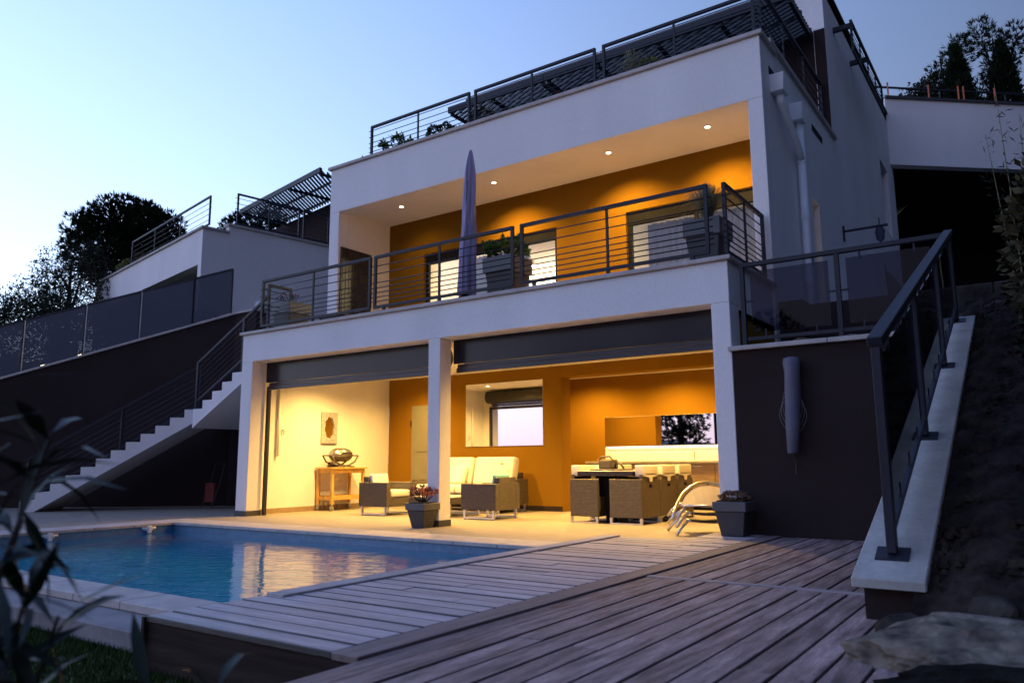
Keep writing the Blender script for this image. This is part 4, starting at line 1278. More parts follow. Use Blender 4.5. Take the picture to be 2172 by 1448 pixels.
def grass_tuft(name, lab, base, h, n, spread, mat, seed):
    r = random.Random(seed)
    t = thing(name, lab, 'plant', base)
    b = Vector(base); lm = MB()
    for i in range(n):
        a = r.uniform(0, 6.28); out_ = spread * r.uniform(.1, 1.0); hh = h * r.uniform(.6, 1.0) * (1 - .35 * out_ / spread)
        d = Vector((math.cos(a), math.sin(a), 0)); sdv = Vector((-d.y, d.x, 0)) * .004
        pts = [b + d * .02 * r.random(), b + d * out_ * .35 + Vector((0, 0, hh * .7)), b + d * out_ * .75 + Vector((0, 0, hh)), b + d * out_ * 1.15 + Vector((0, 0, hh * r.uniform(.45, .95)))]
        k = len(lm.v)
        for j, p in enumerate(pts):
            wj = (1, .8, .5, .12)[j]
            lm.v += [tuple(p - sdv * wj), tuple(p + sdv * wj)]
        for j in range(3): lm.f.append((k + 2 * j, k + 2 * j + 1, k + 2 * j + 3, k + 2 * j + 2))
    MB().lathe([(.05, -.02), (.045, .04), (.02, .07)], base, 8).build('crown', mat, t)
    lm.build('blades', mat, t)
    return t

planter('grey tapered planter beside the middle column at the pool', -4.17, -.16, .0, .33, .20, .315)
rosette_plant('jade_plant', 'coral red leaved succulent in the planter by the pool', 'plant', (-4.17, -.16, .32), .20, .27, 22, 12, .045, .022, LEAFR, BARK, 21)
planter('grey tapered planter on the deck against the right column', .02, -.22, .102, .34, .22, .335)
ball_shrub('sedum_plant', 'low mixed sedum cushion in the deck planter', (.02, -.22, .43), (.14, .14, .05), 900, .028, .022, SEDUM, 5, 'plant')
planter('tall grey balcony planter beside the closed parasol', -3.46, .80, 2.902, .52, .30, .80)
rosette_plant('aeonium_plant', 'green rosette succulent in the balcony planter beside the parasol', 'plant', (-3.46, .80, 3.70), .34, .36, 26, 20, .08, .035, LEAFG, BARK, 4)
planter('tall grey balcony planter at the right corner', -.46, .72, 2.902, .46, .28, .76)
grass_tuft('grass_plant', 'spiky straw coloured grass in the right balcony planter', (-.46, .72, 3.66), .55, 650, .40, STRAW, 8)
planter('tall grey balcony planter at the stair end', -8.05, .72, 2.902, .50, .30, .70)
rosette_plant('geranium_plant', 'straggly pink flowering plant in the left balcony planter', 'plant', (-8.05, .72, 3.61), .26, .24, 12, 5, .035, .02, LEAFDG, BARK, 9, None, PINK)
# roof terrace plants stand in a planter trough behind the parapet
trg = thing('roof_trough', 'long grey planting trough behind the roof parapet', 'planter', (-4.5, 2.3, 5.95))
B('trough', -8.0, -.7, 2.08, 2.48, 5.951, 6.50, POT, trg, .01)
B('soil', -7.97, -.73, 2.11, 2.45, 6.501, 6.51, SOILP, trg)
rosette_plant('roof_shrub', 'bright green leafy shrub behind the left roof railing', 'shrub', (-6.9, 2.28, 6.5), .42, .55, 30, 14, .10, .045, LEAFG, BARK, 31)
ball_shrub('roof_shrub', 'dark clipped round shrub behind the left roof railing', (-5.93, 2.28, 6.50), (.40, .30, .22), 2600, .045, .03, LEAFDG, 32)
ball_shrub('roof_shrub', 'reddish shrub where two roof railing panels meet', (-5.02, 2.28, 6.50), (.22, .2, .26), 1100, .05, .03, LEAFV, 33)
rosette_plant('roof_shrub', 'small red flowering plant behind the middle roof railing', 'shrub', (-3.45, 2.28, 6.50), .30, .36, 10, 6, .05, .03, LEAFDG, BARK, 34, None, REDF)
ball_shrub('roof_shrub', 'yellow green shrub behind the right roof railing', (-1.82, 2.28, 6.50), (.18, .16, .22), 800, .05, .03, LEAFY, 35)
grass_tuft('roof_grass', 'spiky grass rising above the right roof railing', (-2.1, 2.28, 6.50), .78, 160, .4, STRAW, 36)
ball_shrub('roof_shrub', 'pale trailing plant at the left end of the roof parapet', (-7.85, 2.25, 6.50), (.22, .15, .14), 500, .05, .025, LEAFB, 37)
for k, (xx, lab) in enumerate(((-6.6, 'yellow green bush at the far end of the left wing'), (-5.6, 'low ochre plant behind the left wing railing'))):
    p = wl2(xx, .45)
    ball_shrub('terrace_shrub', lab, (p[0], p[1], 6.3), (.4, .3, .36), 900, .09, .05, LEAFY if k == 0 else LEAFV, 41 + k)

# ---- parasol
pa = thing('parasol', 'closed parasol in a lavender cover on the balcony', 'parasol', (-4.07, .62, 2.9))
MB().tube([(-4.07, .62, 2.95), (-4.06, .62, 3.4)], .024, 10).build('pole', ALU, pa, smooth=True)
MB().lathe([(.24, .001), (.24, .05), (.05, .07), (.04, .20)], (-4.07, .62, 2.9), 20).build('base', BLACK, pa)
m = MB(); n = 56; rows = 34
for j in range(rows + 1):
    s = j / rows
    z = 3.22 + s * 2.20
    rad_ = .138 - .055 * s if s < .80 else .094 - .074 * ((s - .80) / .20) ** 1.7
    for k in range(n):
        a = 2 * math.pi * k / n
        f = .90 * (1 + .16 * math.sin(4 * a + 2.2 * s) + .10 * math.sin(7 * a - 4 * s + 1.5 * math.sin(6 * s)) + .05 * math.sin(13 * a + 11 * s)) + .02 * math.sin(19 * s + 2 * a)
        m.v.append((-4.06 + .07 * s + rad_ * f * math.cos(a), .62 + rad_ * f * math.sin(a), z + (.03 * math.sin(4 * a) if j == 0 else 0)))
for j in range(rows):
    for k in range(n):
        k2 = (k + 1) % n
        m.f.append((j * n + k, j * n + k2, (j + 1) * n + k2, (j + 1) * n + k))
m.f.append(tuple(rows * n + k for k in range(n)))
m.build('cover', LAV, pa, smooth=True)
MB().tube([(-4.06 + .07 * s + .02, .62 - (.138 - .055 * s) * 1.02, 3.24 + s * 2.1) for s in (0, .2, .4, .6, .8)], .006, 5).build('zip', SLEEVE, pa)
MB().lathe([(.11, 0), (.13, .03), (.05, .07)], (-4.06, .62, 3.16), 14).build('skirt', BLACK, pa)

# low bench frame and small things on the balcony
bn = thing('balcony_table', 'low dark metal side table at the left of the balcony', 'table', (-6.9, .7, 2.9))
B('top', -7.15, -6.65, .55, .85, 3.22, 3.25, METAL, bn)
for xx in (-7.13, -6.70):
    for yy in (.56, .81):
        B('leg', xx, xx + .03, yy, yy + .03, 2.901, 3.22, METAL, bn)
wl_ = thing('wall_lamp', 'round white wall lamp above the stair end of the balcony', 'lamp', (-12.6, 4.2, 4.7))
q = wl2(.0, 1.45)
MB().lathe([(.0, -.13), (.08, -.10), (.13, 0), (.08, .10), (.0, .13)], (q[0] + .1, q[1], 4.72), 16).build('globe', PVC, wl_, smooth=True)
MB().beam((q[0] - .02, q[1], 4.72), (q[0] + .1, q[1], 4.72), .04, .04).build('arm', PVC, wl_)

# ------------------------------------------------------------------ right side: wall, ramp, railings, pipes
bwall = thing('retaining_wall', 'brown rendered wall with pale coping right of the open room', 'wall', (1, .1, 0))
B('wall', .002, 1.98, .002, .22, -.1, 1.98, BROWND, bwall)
coping_run(-.03, 1.98, -.05, .26, 1.982, 2.03, 'x', 2, bwall)
terr = MB()
nx, ny = 14, 30
for j in range(ny + 1):
    for i in range(nx + 1):
        xx = .035 + (7 - .035) * (i / nx) ** 1.6; yy = .2 + 14 * j / ny
        terr.v.append((xx, yy, 2.0 + .02 * yy + .03 * math.sin(xx * 9 + yy * 7) + max(0, xx - 2.0) * .25 + (.05 if yy > 1.6 else 0)))
for j in range(ny):
    for i in range(nx):
        a = j * (nx + 1) + i
        terr.f.append((a, a + 1, a + nx + 2, a + nx + 1))
struct(terr.build('gravel_terrace', PEBB, smooth=True))
def rock(name, lab, c, rx, ry, rz_, seed, mat, group=None, sub=3, cat='rock', rug=.0):
    b = bmesh.new(); bmesh.ops.create_icosphere(b, subdivisions=sub, radius=1)
    r = random.Random(seed); ph = [(rnd_dir(r), r.uniform(2, 6), r.uniform(0, 6)) for _ in range(9)]
    cutp = [(rnd_dir(r), r.uniform(.74, .95)) for _ in range(14)]
    fine_ = [(rnd_dir(r), r.uniform(9, 26), r.uniform(0, 6)) for _ in range(12)]
    for v in b.verts:
        d = v.co.normalized()
        f = 1 + sum(.055 * math.sin(p.dot(d) * k + q) for p, k, q in ph)
        for n_, h_ in cutp:                       # chipped faces
            t_ = d.dot(n_)
            if t_ > .05: f = min(f, h_ / t_)
        f += rug * sum(math.sin(p.dot(d) * k + q) for p, k, q in fine_) + rug * r.uniform(-1.2, 1.2)
        v.co = Vector((d.x * rx * f, d.y * ry * f, d.z * rz_ * f))
    me = bpy.data.meshes.new(name); b.to_mesh(me); b.free(); me.materials.append(mat)
    o = addobj(name, me, None, c)
    return tag(o, lab, cat, group)
for k, (xx, yy, sx, lab) in enumerate(((.55, .75, .22, 'flat rock behind the smoked glass near the house corner'), (1.0, .6, .18, 'ochre rock behind the smoked glass beside its post'), (1.5, .9, .26, 'largest dark rock behind the right glass pane'))):
    rock('terrace_rock', lab, (xx, yy, 2.06), sx, sx * .7, sx * .55, 60 + k, ROCK if k < 2 else ROCKD, 'rocks on the gravel terrace')
lwb = thing('planter_wall', 'low dark stone wall on the gravel terrace behind the glass', 'wall', (1.2, 1.6, 2))
B('block', .12, .42, 1.42, 1.72, 1.9, 2.74, BROWND, lwb, .01)
B('block', .425, 1.4, 1.48, 1.68, 1.9, 2.68, BROWND, lwb, .01)
B('block', 1.405, 2.1, 1.48, 1.68, 1.9, 2.68, BROWND, lwb, .01)
gw = thing('garden_wall', 'low grey block wall at the top of the embankment', 'wall', (2.5, 1.1, 2.2))
for i in range(4):
    B('block', 2.02 + i * .34, 2.02 + i * .34 + .336, 1.02, 1.25, 2.0, 2.60, STONE if False else ROCKD, gw, .012)
for k, (xx, yy, zz, s, lab) in enumerate(((2.15, .62, 2.18, .17, 'rounded rock below the low block wall, left'), (2.45, .70, 2.25, .2, 'rounded rock below the low block wall, right'), (2.3, .35, 2.1, .12, 'small stone at the top of the ramp wall'))):
    rock('bank_rock', lab, (xx, yy, zz), s, s * .8, s * .55, 80 + k, ROCKD, 'rocks at the top of the bank')

# ramp wall with sloping coping
def rz_c(y): return .29 + (y + 3.9) * (1.83 / 4.1)
def rx_l(y): return 1.835 + (y + 3.9) * (.17 / 4.1)
def rx_r(y): return 2.155 + (y + 3.9) * (.06 / 4.1)
rw = thing('ramp_wall', 'sloping wall with pale stone coping beside the deck', 'wall', (2, -2, 0))
m = MB()
a, b = -3.82, .22
m.hexa([(1.875, a, -.15), (2.12, a, -.15), (2.18, b, -.15), (2.02, b, -.15)], [(1.875, a, rz_c(a) - .051), (2.12, a, rz_c(a) - .051), (2.18, b, rz_c(b) - .051), (2.02, b, rz_c(b) - .051)])
m.build('wall', BROWND, rw)
cuts = [-3.9, -2.55, -1.25, -.1, .3]
for i in range(4):
    a, b = cuts[i], cuts[i + 1] - .004
    MB().hexa([(rx_l(a), a, rz_c(a) - .05), (rx_r(a), a, rz_c(a) - .05), (rx_r(b), b, rz_c(b) - .05), (rx_l(b), b, rz_c(b) - .05)],
              [(rx_l(a), a, rz_c(a)), (rx_r(a), a, rz_c(a)), (rx_r(b), b, rz_c(b)), (rx_l(b), b, rz_c(b))]).build('coping_stone', STONE, rw, bevel=.006)
# sloping glass railing on it
sr = thing('ramp_railing', 'sloping railing with smoked glass on the ramp wall', 'railing', (2, -3.7, .38))
def rr_x(y): return 1.995 + (y + 3.7) * (.075 / 3.9)
def rr_t(y): return 1.43 + (y + 3.7) * (1.53 / 3.85)
py = [-3.7, -2.35, -1.05, .15]
MB().beam((rr_x(py[0]), py[0] - .03, rr_t(py[0])), (rr_x(py[3]), py[3] + .04, rr_t(py[3])), .075, .05).build('top_rail', METAL, sr, bevel=.004)
for yy in py:
    x = rr_x(yy)
    MB().box(x - .022, x + .022, yy - .034, yy + .034, rz_c(yy) + .012, rr_t(yy) - .03).build('post', METAL, sr, bevel=.003)
    dz = 1.83 / 4.1 * .06
    MB().hexa([(x - .075, yy - .05, rz_c(yy) - dz + .002), (x + .075, yy - .05, rz_c(yy) - dz + .002), (x + .075, yy + .05, rz_c(yy) + dz * .7 + .004), (x - .075, yy + .05, rz_c(yy) + dz * .7 + .004)],
              [(x - .075, yy - .05, rz_c(yy) - dz + .014), (x + .075, yy - .05, rz_c(yy) - dz + .014), (x + .075, yy + .05, rz_c(yy) + dz * .7 + .016), (x - .075, yy + .05, rz_c(yy) + dz * .7 + .016)]).build('foot_plate', METAL, sr)
for i in range(3):
    a, b = py[i] + .035, py[i + 1] - .035
    MB().beam((rr_x(a), a, rz_c(a) + .11), (rr_x(b), b, rz_c(b) + .11), .03, .03).build('bottom_rail', METAL, sr)
    a += .05; b -= .05
    x0, x1 = rr_x(a), rr_x(b)
    MB().hexa([(x0 - .004, a, rz_c(a) + .17), (x1 - .004, b, rz_c(b) + .17), (x1 + .004, b, rz_c(b) + .17), (x0 + .004, a, rz_c(a) + .17)],
              [(x0 - .004, a, rr_t(a) - .10), (x1 - .004, b, rr_t(b) - .10), (x1 + .004, b, rr_t(b) - .10), (x0 + .004, a, rr_t(a) - .10)]).build('glass_pane', SMOKE, sr)
    for s in (.2, .5, .8):
        yy = a + (b - a) * s; x = rr_x(yy)
        MB().box(x - .008, x + .008, yy - .008, yy + .008, rr_t(yy) - .13, rr_t(yy) - .026).build('clip', METAL, sr)
        MB().box(x - .008, x + .008, yy - .008, yy + .008, rz_c(yy) + .12, rz_c(yy) + .20).build('clip', METAL, sr)
# horizontal glass railing on the retaining wall
hr = thing('glass_railing', 'smoked glass railing on the brown wall below the house flank', 'railing', (1, .08, 2.03))
MB().box(.10, 2.04, .05, .11, 2.885, 2.93).build('top_rail', METAL, hr, bevel=.003)
for x in (.125, 1.085, 2.0):
    MB().box(x - .022, x + .022, .055, .105, 2.032, 2.884).build('post', METAL, hr)
for (x0, x1) in ((.15, 1.06), (1.11, 1.975)):
    MB().box(x0, x1, .065, .095, 2.09, 2.125).build('bottom_rail', METAL, hr)
    MB().box(x0 + .06, x1 - .06, .076, .084, 2.17, 2.83).build('glass_pane', SMOKE, hr)
    for s in (.22, .78):
        x = x0 + (x1 - x0) * s
        MB().box(x - .008, x + .008, .07, .09, 2.80, 2.884).build('clip', METAL, hr)
        MB().box(x - .008, x + .008, .07, .09, 2.126, 2.20).build('clip', METAL, hr)
    for x in (x0, x1 - .08):
        MB().box(x, x + .08, .072, .088, 2.50, 2.52).build('clip', METAL, hr)

# downpipes on the flank
dp = thing('downpipe', 'white downpipe with two hopper boxes on the house flank', 'pipe', (.1, 3, 2))
def hopper(y0, y1, z0, z1):
    MB().hexa([(.031, y0 + .05, z0), (.20, y0 + .05, z0), (.20, y1 - .05, z0), (.031, y1 - .05, z0)], [(.031, y0, z1), (.23, y0, z1), (.23, y1, z1), (.031, y1, z1)]).build('hopper', PVC, dp, bevel=.008)
hopper(1.95, 2.30, 5.72, 5.95); hopper(2.88, 3.22, 5.66, 5.90)
MB().tube([(.12, 2.14, 5.73), (.12, 2.15, 5.62), (.12, 2.98, 5.22), (.12, 3.06, 5.10)], .052, 12).build('pipe', PVC, dp, smooth=True)
MB().tube([(.12, 3.08, 5.67), (.12, 3.08, 2.05)], .055, 12).build('pipe', PVC, dp, smooth=True)
for z in (5.05, 4.2, 3.3):
    MB().tube([(.12, 3.08, z), (.12, 3.08, z + .10)], .062, 12).build('collar', PVC, dp)
# wall bracket and lamp, and a metal sail ornament
bl = thing('wall_bracket', 'dark swing bracket with small lantern on the house flank', 'bracket', (.03, 6.2, 4.8))
MB().beam((.04, 6.1, 4.80), (.75, 6.1, 4.80), .04, .035).build('arm', METAL, bl)
MB().beam((.04, 6.1, 4.62), (.04, 6.1, 4.9), .04, .04, (1, 0, 0)).build('plate', METAL, bl)
MB().lathe([(.0, -.22), (.06, -.16), (.08, -.02), (.05, .06), (.0, .1)], (.62, 6.1, 4.72), 12).build('lantern', SMOKE, bl, smooth=True)
MB().tube([(.62, 6.1, 4.80), (.62, 6.1, 4.95)], .01, 6).build('hook', METAL, bl)
so_ = thing('sail_ornament', 'dark metal sailing boat ornament behind the right glass pane', 'ornament', (1.45, 1.2, 2.2))
MB().prism([(1.36, 2.94), (1.38, 2.62), (1.56, 2.62)], 'y', 1.19, 1.20).build('sail', METAL, so_)
MB().tube([(1.36, 1.195, 2.98), (1.40, 1.195, 2.05)], .008, 6).build('mast', METAL, so_)
MB().beam((1.26, 1.195, 2.58), (1.62, 1.195, 2.62), .02, .025).build('hull', METAL, so_)
# covered parasol hanging on the brown wall
hs = thing('hanging_cover', 'grey sleeve with looped cords hanging on the brown wall', 'cover', (.62, -.08, .9))
m = MB(); n = 18
prof = [(.905, .045, .0), (.915, .055, .005), (1.2, .072, .01), (1.5, .078, .015), (1.72, .075, .02), (1.80, .085, .015), (1.85, .075, .01), (1.862, .03, .01)]
for z, r_, ox in prof:
    for k in range(n):
        a = 2 * math.pi * k / n
        f = 1 + .05 * math.sin(5 * a + z * 9)
        m.v.append((.615 + ox - (1.85 - z) * .03 + r_ * f * math.cos(a), -.085 + r_ * f * .85 * math.sin(a), z))
for j in range(len(prof) - 1):
    for k in range(n):
        k2 = (k + 1) % n
        m.f.append((j * n + k, j * n + k2, (j + 1) * n + k2, (j + 1) * n + k))
m.f.append(tuple(range(n))[::-1]); m.f.append(tuple((len(prof) - 1) * n + k for k in range(n)))
m.build('sleeve', SLEEVE, hs, smooth=True)
for sgn in (-1, 1):
    for k in range(3):
        w_ = .035 + .018 * k
        MB().tube([(.605 + sgn * (.06 + w_ * math.sin(math.pi * s)), -.06, 1.55 - .05 * k - .33 * s) for s in [i / 8 for i in range(9)]], .0025, 5).build('cord', ROPE, hs)
MB().tube([(.585, -.07, .92), (.60, -.05, .80), (.595, -.04, .70)], .006, 5).build('tie', GRILLD, hs)
MB().box(.585, .645, -.02, .0, 1.78, 1.84).build('hook', METAL, hs)

# ---- access bridge, road and embankment
bd = Vector((.75, .66)).normalized(); bn_ = Vector((-bd.y, bd.x)); b0 = Vector((.031, 12.6))
ab = thing('access_bridge', 'white rendered bridge parapet joining the house flank over a dark void', 'bridge', (2, 14, 8))
def bq(m, s0, s1, o0, o1, z0, z1):
    P = [b0 + bd * s0 + bn_ * o0, b0 + bd * s1 + bn_ * o0, b0 + bd * s1 + bn_ * o1, b0 + bd * s0 + bn_ * o1]
    return m.hexa([(p.x, p.y, z0) for p in P], [(p.x, p.y, z1) for p in P])
bq(MB(), 0, 9, 0, .25, 8.17, 9.93).build('parapet', WHITE, ab)
bq(MB(), 0, 9, -.05, .3, 9.932, 9.99).build('coping', POT, ab)
bq(MB(), .3, 9, .26, 4.5, 8.20, 8.5).build('road_slab', BROWND, ab)
bq(MB(), .3, 9, 4.2, 4.5, 1.5, 8.19).build('back_wall', BROWND, ab)
bq(MB(), 8.6, 9, .26, 4.2, 1.5, 8.19).build('end_wall', BROWND, ab)
for k, s in enumerate((.45, 1.6, 2.45, 2.6, 3.5)):
    p = b0 + bd * s + bn_ * .5
    t = thing('marker_post', 'slim orange post behind the bridge parapet, number %s from the house' % ('one', 'two', 'three', 'four', 'five')[k], 'post', (p.x, p.y, 8.5), 'orange marker posts')
    t['label'] = ('orange post closest to the house flank on the bridge', 'orange post left of the first cypress on the bridge', 'left one of the paired orange posts on the bridge', 'right one of the paired orange posts on the bridge', 'orange post between the two cypresses on the bridge')[k]
    MB().beam((p.x, p.y, 8.51), (p.x, p.y, 10.62), .035, .035, (1, 0, 0)).build('post', POSTO, t)
    MB().beam((p.x, p.y, 10.621), (p.x, p.y, 10.64), .045, .045, (1, 0, 0)).build('cap', POSTO, t)
p0, p1 = b0 + bd * .3 + bn_ * .9, b0 + bd * 8 + bn_ * .9
railing('bridge_railing', 'thin dark railing along the bridge in front of the cypresses', (p0.x, p0.y), (p1.x, p1.y), 9.75, 10.75, (10.0, 10.25, 10.5), (.25, .5, .75), 8.5, 'bridge railings', feet=(.02, .98))
hs_ = MB()
hs_.add([(4.0, -14, .8), (15, -14, 12), (15, 40, 20), (7.0, 24, 9.2), (4.0, 10, 3.0)], [(0, 1, 2, 3, 4)])  # right slope out of view, added steep to block the eastern sky
hs_.add([(-60, 13.2, 7), (.0, 13.2, 7), (.0, 17.0, 8.5), (12, 24, 9.5), (60, 24, 9.5), (60, 90, 16), (-60, 90, 16)], [(0, 1, 2, 3, 4, 5, 6)])
struct(hs_.build('hillside_and_blocker', GROUNDM))
em = MB()
nx, ny = 60, 110
r = random.Random(77)
for j in range(ny + 1):
    for i in range(nx + 1):
        xx = 2.10 + 4.0 * (i / nx) ** 1.7; yy = -5.6 + 6.9 * j / ny
        base = .03 if yy < -4.2 else (rz_c(yy) - .055 if yy > -3.9 else .03 + (yy + 4.2) / .3 * (rz_c(-3.9) - .085))
        z = base + max(0, xx - 2.15) * .30
        z += .035 * math.sin(xx * 13 + yy * 9) * math.sin(yy * 11 - xx * 5) * min(1, (xx - 2.1) * 6) + r.uniform(-.02, .02) * min(1, (xx - 2.1) * 8)
        em.v.append((xx, yy, z))
for j in range(ny):
    for i in range(nx):
        a = j * (nx + 1) + i
        em.f.append((a, a + 1, a + nx + 2, a + nx + 1))
struct(em.build('embankment', SOIL, smooth=True))
sb = MB()
for i in range(2600):
    xx = 2.16 + r.random() ** 1.5 * 1.2; yy = -4.6 + r.random() * 5.4
    base = .03 if yy < -4.2 else (rz_c(yy) - .05 if yy > -3.9 else .1)
    z = base + max(0, xx - 2.15) * .30; s = .004 + .022 * r.random() ** 3
    sb.hexa([(xx - s, yy - s * .8, z - s), (xx + s, yy - s, z - s), (xx + s * .9, yy + s, z - s), (xx - s, yy + s * .7, z - s)],
            [(xx - s * .5, yy - s * .4, z + s * .6), (xx + s * .6, yy - s * .5, z + s * .7), (xx + s * .4, yy + s * .5, z + s * .5), (xx - s * .6, yy + s * .4, z + s * .6)])
tag(sb.build('rubble', SOIL), 'loose stones and clods scattered on the dark embankment', 'rubble', kind='stuff')
rock('boulder', 'long pale boulder lying at the deck edge in the right foreground', (2.62, -4.62, .10), .66, .26, .19, 97, ROCK, None, 5, rug=.012)
rock('boulder', 'black stone in front of the pale boulder', (2.72, -4.93, .09), .66, .17, .13, 95, ROCKB, None, 5, rug=.01)
rock('boulder', 'small dark stone under the end of the ramp wall', (2.08, -4.12, .10), .13, .10, .08, 92, ROCKD, None, 3)
rock('boulder', 'grey stone on the bank behind the pale boulder', (2.42, -4.1, .22), .10, .08, .07, 93, ROCKD, None, 3)

# under the stairs
sd_ = thing('store_door', 'dark metal framed door under the stair beside the left column', 'door', (-8.8, 1.5, 0))
B('frame', -9.15, -9.10, 1.28, 1.34, .001, 2.05, METAL, sd_); B('frame', -8.50, -8.45, 1.28, 1.34, .001, 2.05, METAL, sd_)
B('frame', -9.1, -8.5, 1.28, 1.34, 2.0, 2.05, METAL, sd_); B('mid_rail', -9.1, -8.5, 1.285, 1.335, .95, 1.0, METAL, sd_)
B('pane', -9.1, -8.5, 1.305, 1.315, .02, .949, SMOKE, sd_); B('pane', -9.1, -8.5, 1.305, 1.315, 1.001, 1.999, SMOKE, sd_)
planter('small planter in the shade left of the left column', -8.75, .62, .0, .24, .17, .26)
rosette_plant('shade_plant', 'small green plant in the shade left of the left column', 'plant', (-8.75, .62, .27), .12, .3, 6, 8, .08, .035, LEAFG, BARK, 55)
trol = thing('red_trolley', 'folded red seat frame standing under the stairs', 'chair', (-10.6, 1.0, 0))
for xx in (-10.75, -10.45):
    MB().tube([(xx, .95, .01), (xx + .03, 1.1, .45), (xx + .02, 1.2, .85)], .012, 6).build('leg', METAL, trol)
MB().tube([(-10.73, 1.2, .85), (-10.43, 1.2, .85)], .012, 6).build('handle', METAL, trol)
B('seat', -10.72, -10.45, .98, 1.05, .12, .48, RED, trol, .01)

# ------------------------------------------------------------------ trees
def crown_points(r, blobs, n):
    pts = []
    vol = [b[3] * b[4] * b[5] for b in blobs]
    tot = sum(vol)
    for b, v in zip(blobs, vol):
        for _ in range(int(n * v / tot)):
            d = rnd_dir(r); q = r.random() ** .4
            pts.append((Vector((b[0] + d.x * b[3] * q, b[1] + d.y * b[4] * q, b[2] + d.z * b[5] * q)), d))
    return pts
def tree(name, lab, base, blobs, n, kind, mat, trunk_r, seed, group=None, ll=.3, lw_=.05, per=5):
    r = random.Random(seed)
    t = thing(name, lab, 'tree', base, group)
    b = Vector(base); tm = MB()
    top = max(blobs, key=lambda q: q[2]); cen = Vector((sum(q[0] for q in blobs) / len(blobs), sum(q[1] for q in blobs) / len(blobs), top[2]))
    tm.tube([b - Vector((0, 0, .3)), b.lerp(cen, .4) + Vector((.1, 0, 0)), cen], [trunk_r, trunk_r * .75, trunk_r * .2], 8)
    for q in blobs:
        c = Vector(q[:3]); s = b.lerp(cen, r.uniform(.35, .8))
        tm.tube([s, s.lerp(c, .5) + Vector((0, 0, q[5] * .1)), c], [trunk_r * .4, trunk_r * .28, trunk_r * .1], 6)
        for k in range(4):
            d = rnd_dir(r, .3)
            tm.tube([c, c + Vector((d.x * q[3], d.y * q[4], d.z * q[5])) * .9], [trunk_r * .12, trunk_r * .03], 4)
    tm.build('trunk', BARK, t, smooth=True)
    lm = MB()
    for p, d in crown_points(r, blobs, n):
        if kind == 'needle':
            ax = (d + rnd_dir(r) * .7 + Vector((0, 0, .5))).normalized()
            for k in range(per):
                dv = (ax + rnd_dir(r) * .55).normalized()
                lm.card(p + dv * ll * .05, dv, rnd_dir(r), ll * r.uniform(.6, 1.1), lw_)
        else:
            tw = rnd_dir(r, .1)
            for k in range(per):
                dv = (tw * .5 + rnd_dir(r)).normalized()
                lm.card(p + tw * ll * .6 * k, dv, rnd_dir(r), ll * r.uniform(.6, 1.1), lw_)
    lm.build('crown', mat, t)
    return t
tree('pine_tree', 'dark dense umbrella pine behind the left wing', (-27.0, 8.0, 3.5),
     [(-27.2, 6.6, 9.2, 1.2, 1.2, 1.1), (-26.3, 7.2, 10.2, 1.5, 1.5, .95), (-25.2, 7.7, 9.7, 1.4, 1.3, .9), (-24.6, 8.2, 8.9, 1.3, 1.2, .8), (-26.2, 7.2, 8.4, 1.6, 1.4, .9), (-27.7, 6.2, 10.0, .6, .6, .6), (-25.4, 7.6, 10.4, .7, .7, .5)],
     5200, 'needle', PINE, .28, 101, 'garden trees on the left', ll=.26, lw_=.05, per=6)
tree('pine_tree', 'small pine sprig beyond the left wing railing', (-23.5, 11, 5),
     [(-23.3, 10.4, 9.9, .9, .8, .9), (-22.3, 11.0, 10.2, .8, .7, .8)], 900, 'needle', PINE, .12, 102, 'garden trees on the left', ll=.26, lw_=.05, per=6)
tree('olive_tree', 'sparse olive tree behind the mesh screens', (-21.6, 3.2, 2.8),
     [(-22.3, 3.2, 6.7, .9, .8, .9), (-21.4, 3.5, 7.0, .8, .8, .8), (-22.6, 2.8, 5.8, 1.2, 1.0, .8), (-20.9, 3.9, 5.9, 1.0, .9, 1.0), (-21.8, 3.0, 5.3, 1.5, 1.2, .8)],
     3000, 'leaf', OLIVE, .14, 103, 'garden trees on the left', ll=.10, lw_=.045, per=5)
tree('olive_tree', 'low olive tree at the far left edge', (-23.6, 1.0, 1.8),
     [(-24.2, 1.8, 5.0, 1.0, .9, .8), (-23.4, 2.2, 5.4, .9, .8, .7), (-24.6, 1.2, 5.4, 1.0, .9, .7), (-23.2, 1.6, 4.6, 1.2, 1, .8)],
     2200, 'leaf', OLIVE, .12, 104, 'garden trees on the left', ll=.10, lw_=.045, per=5)

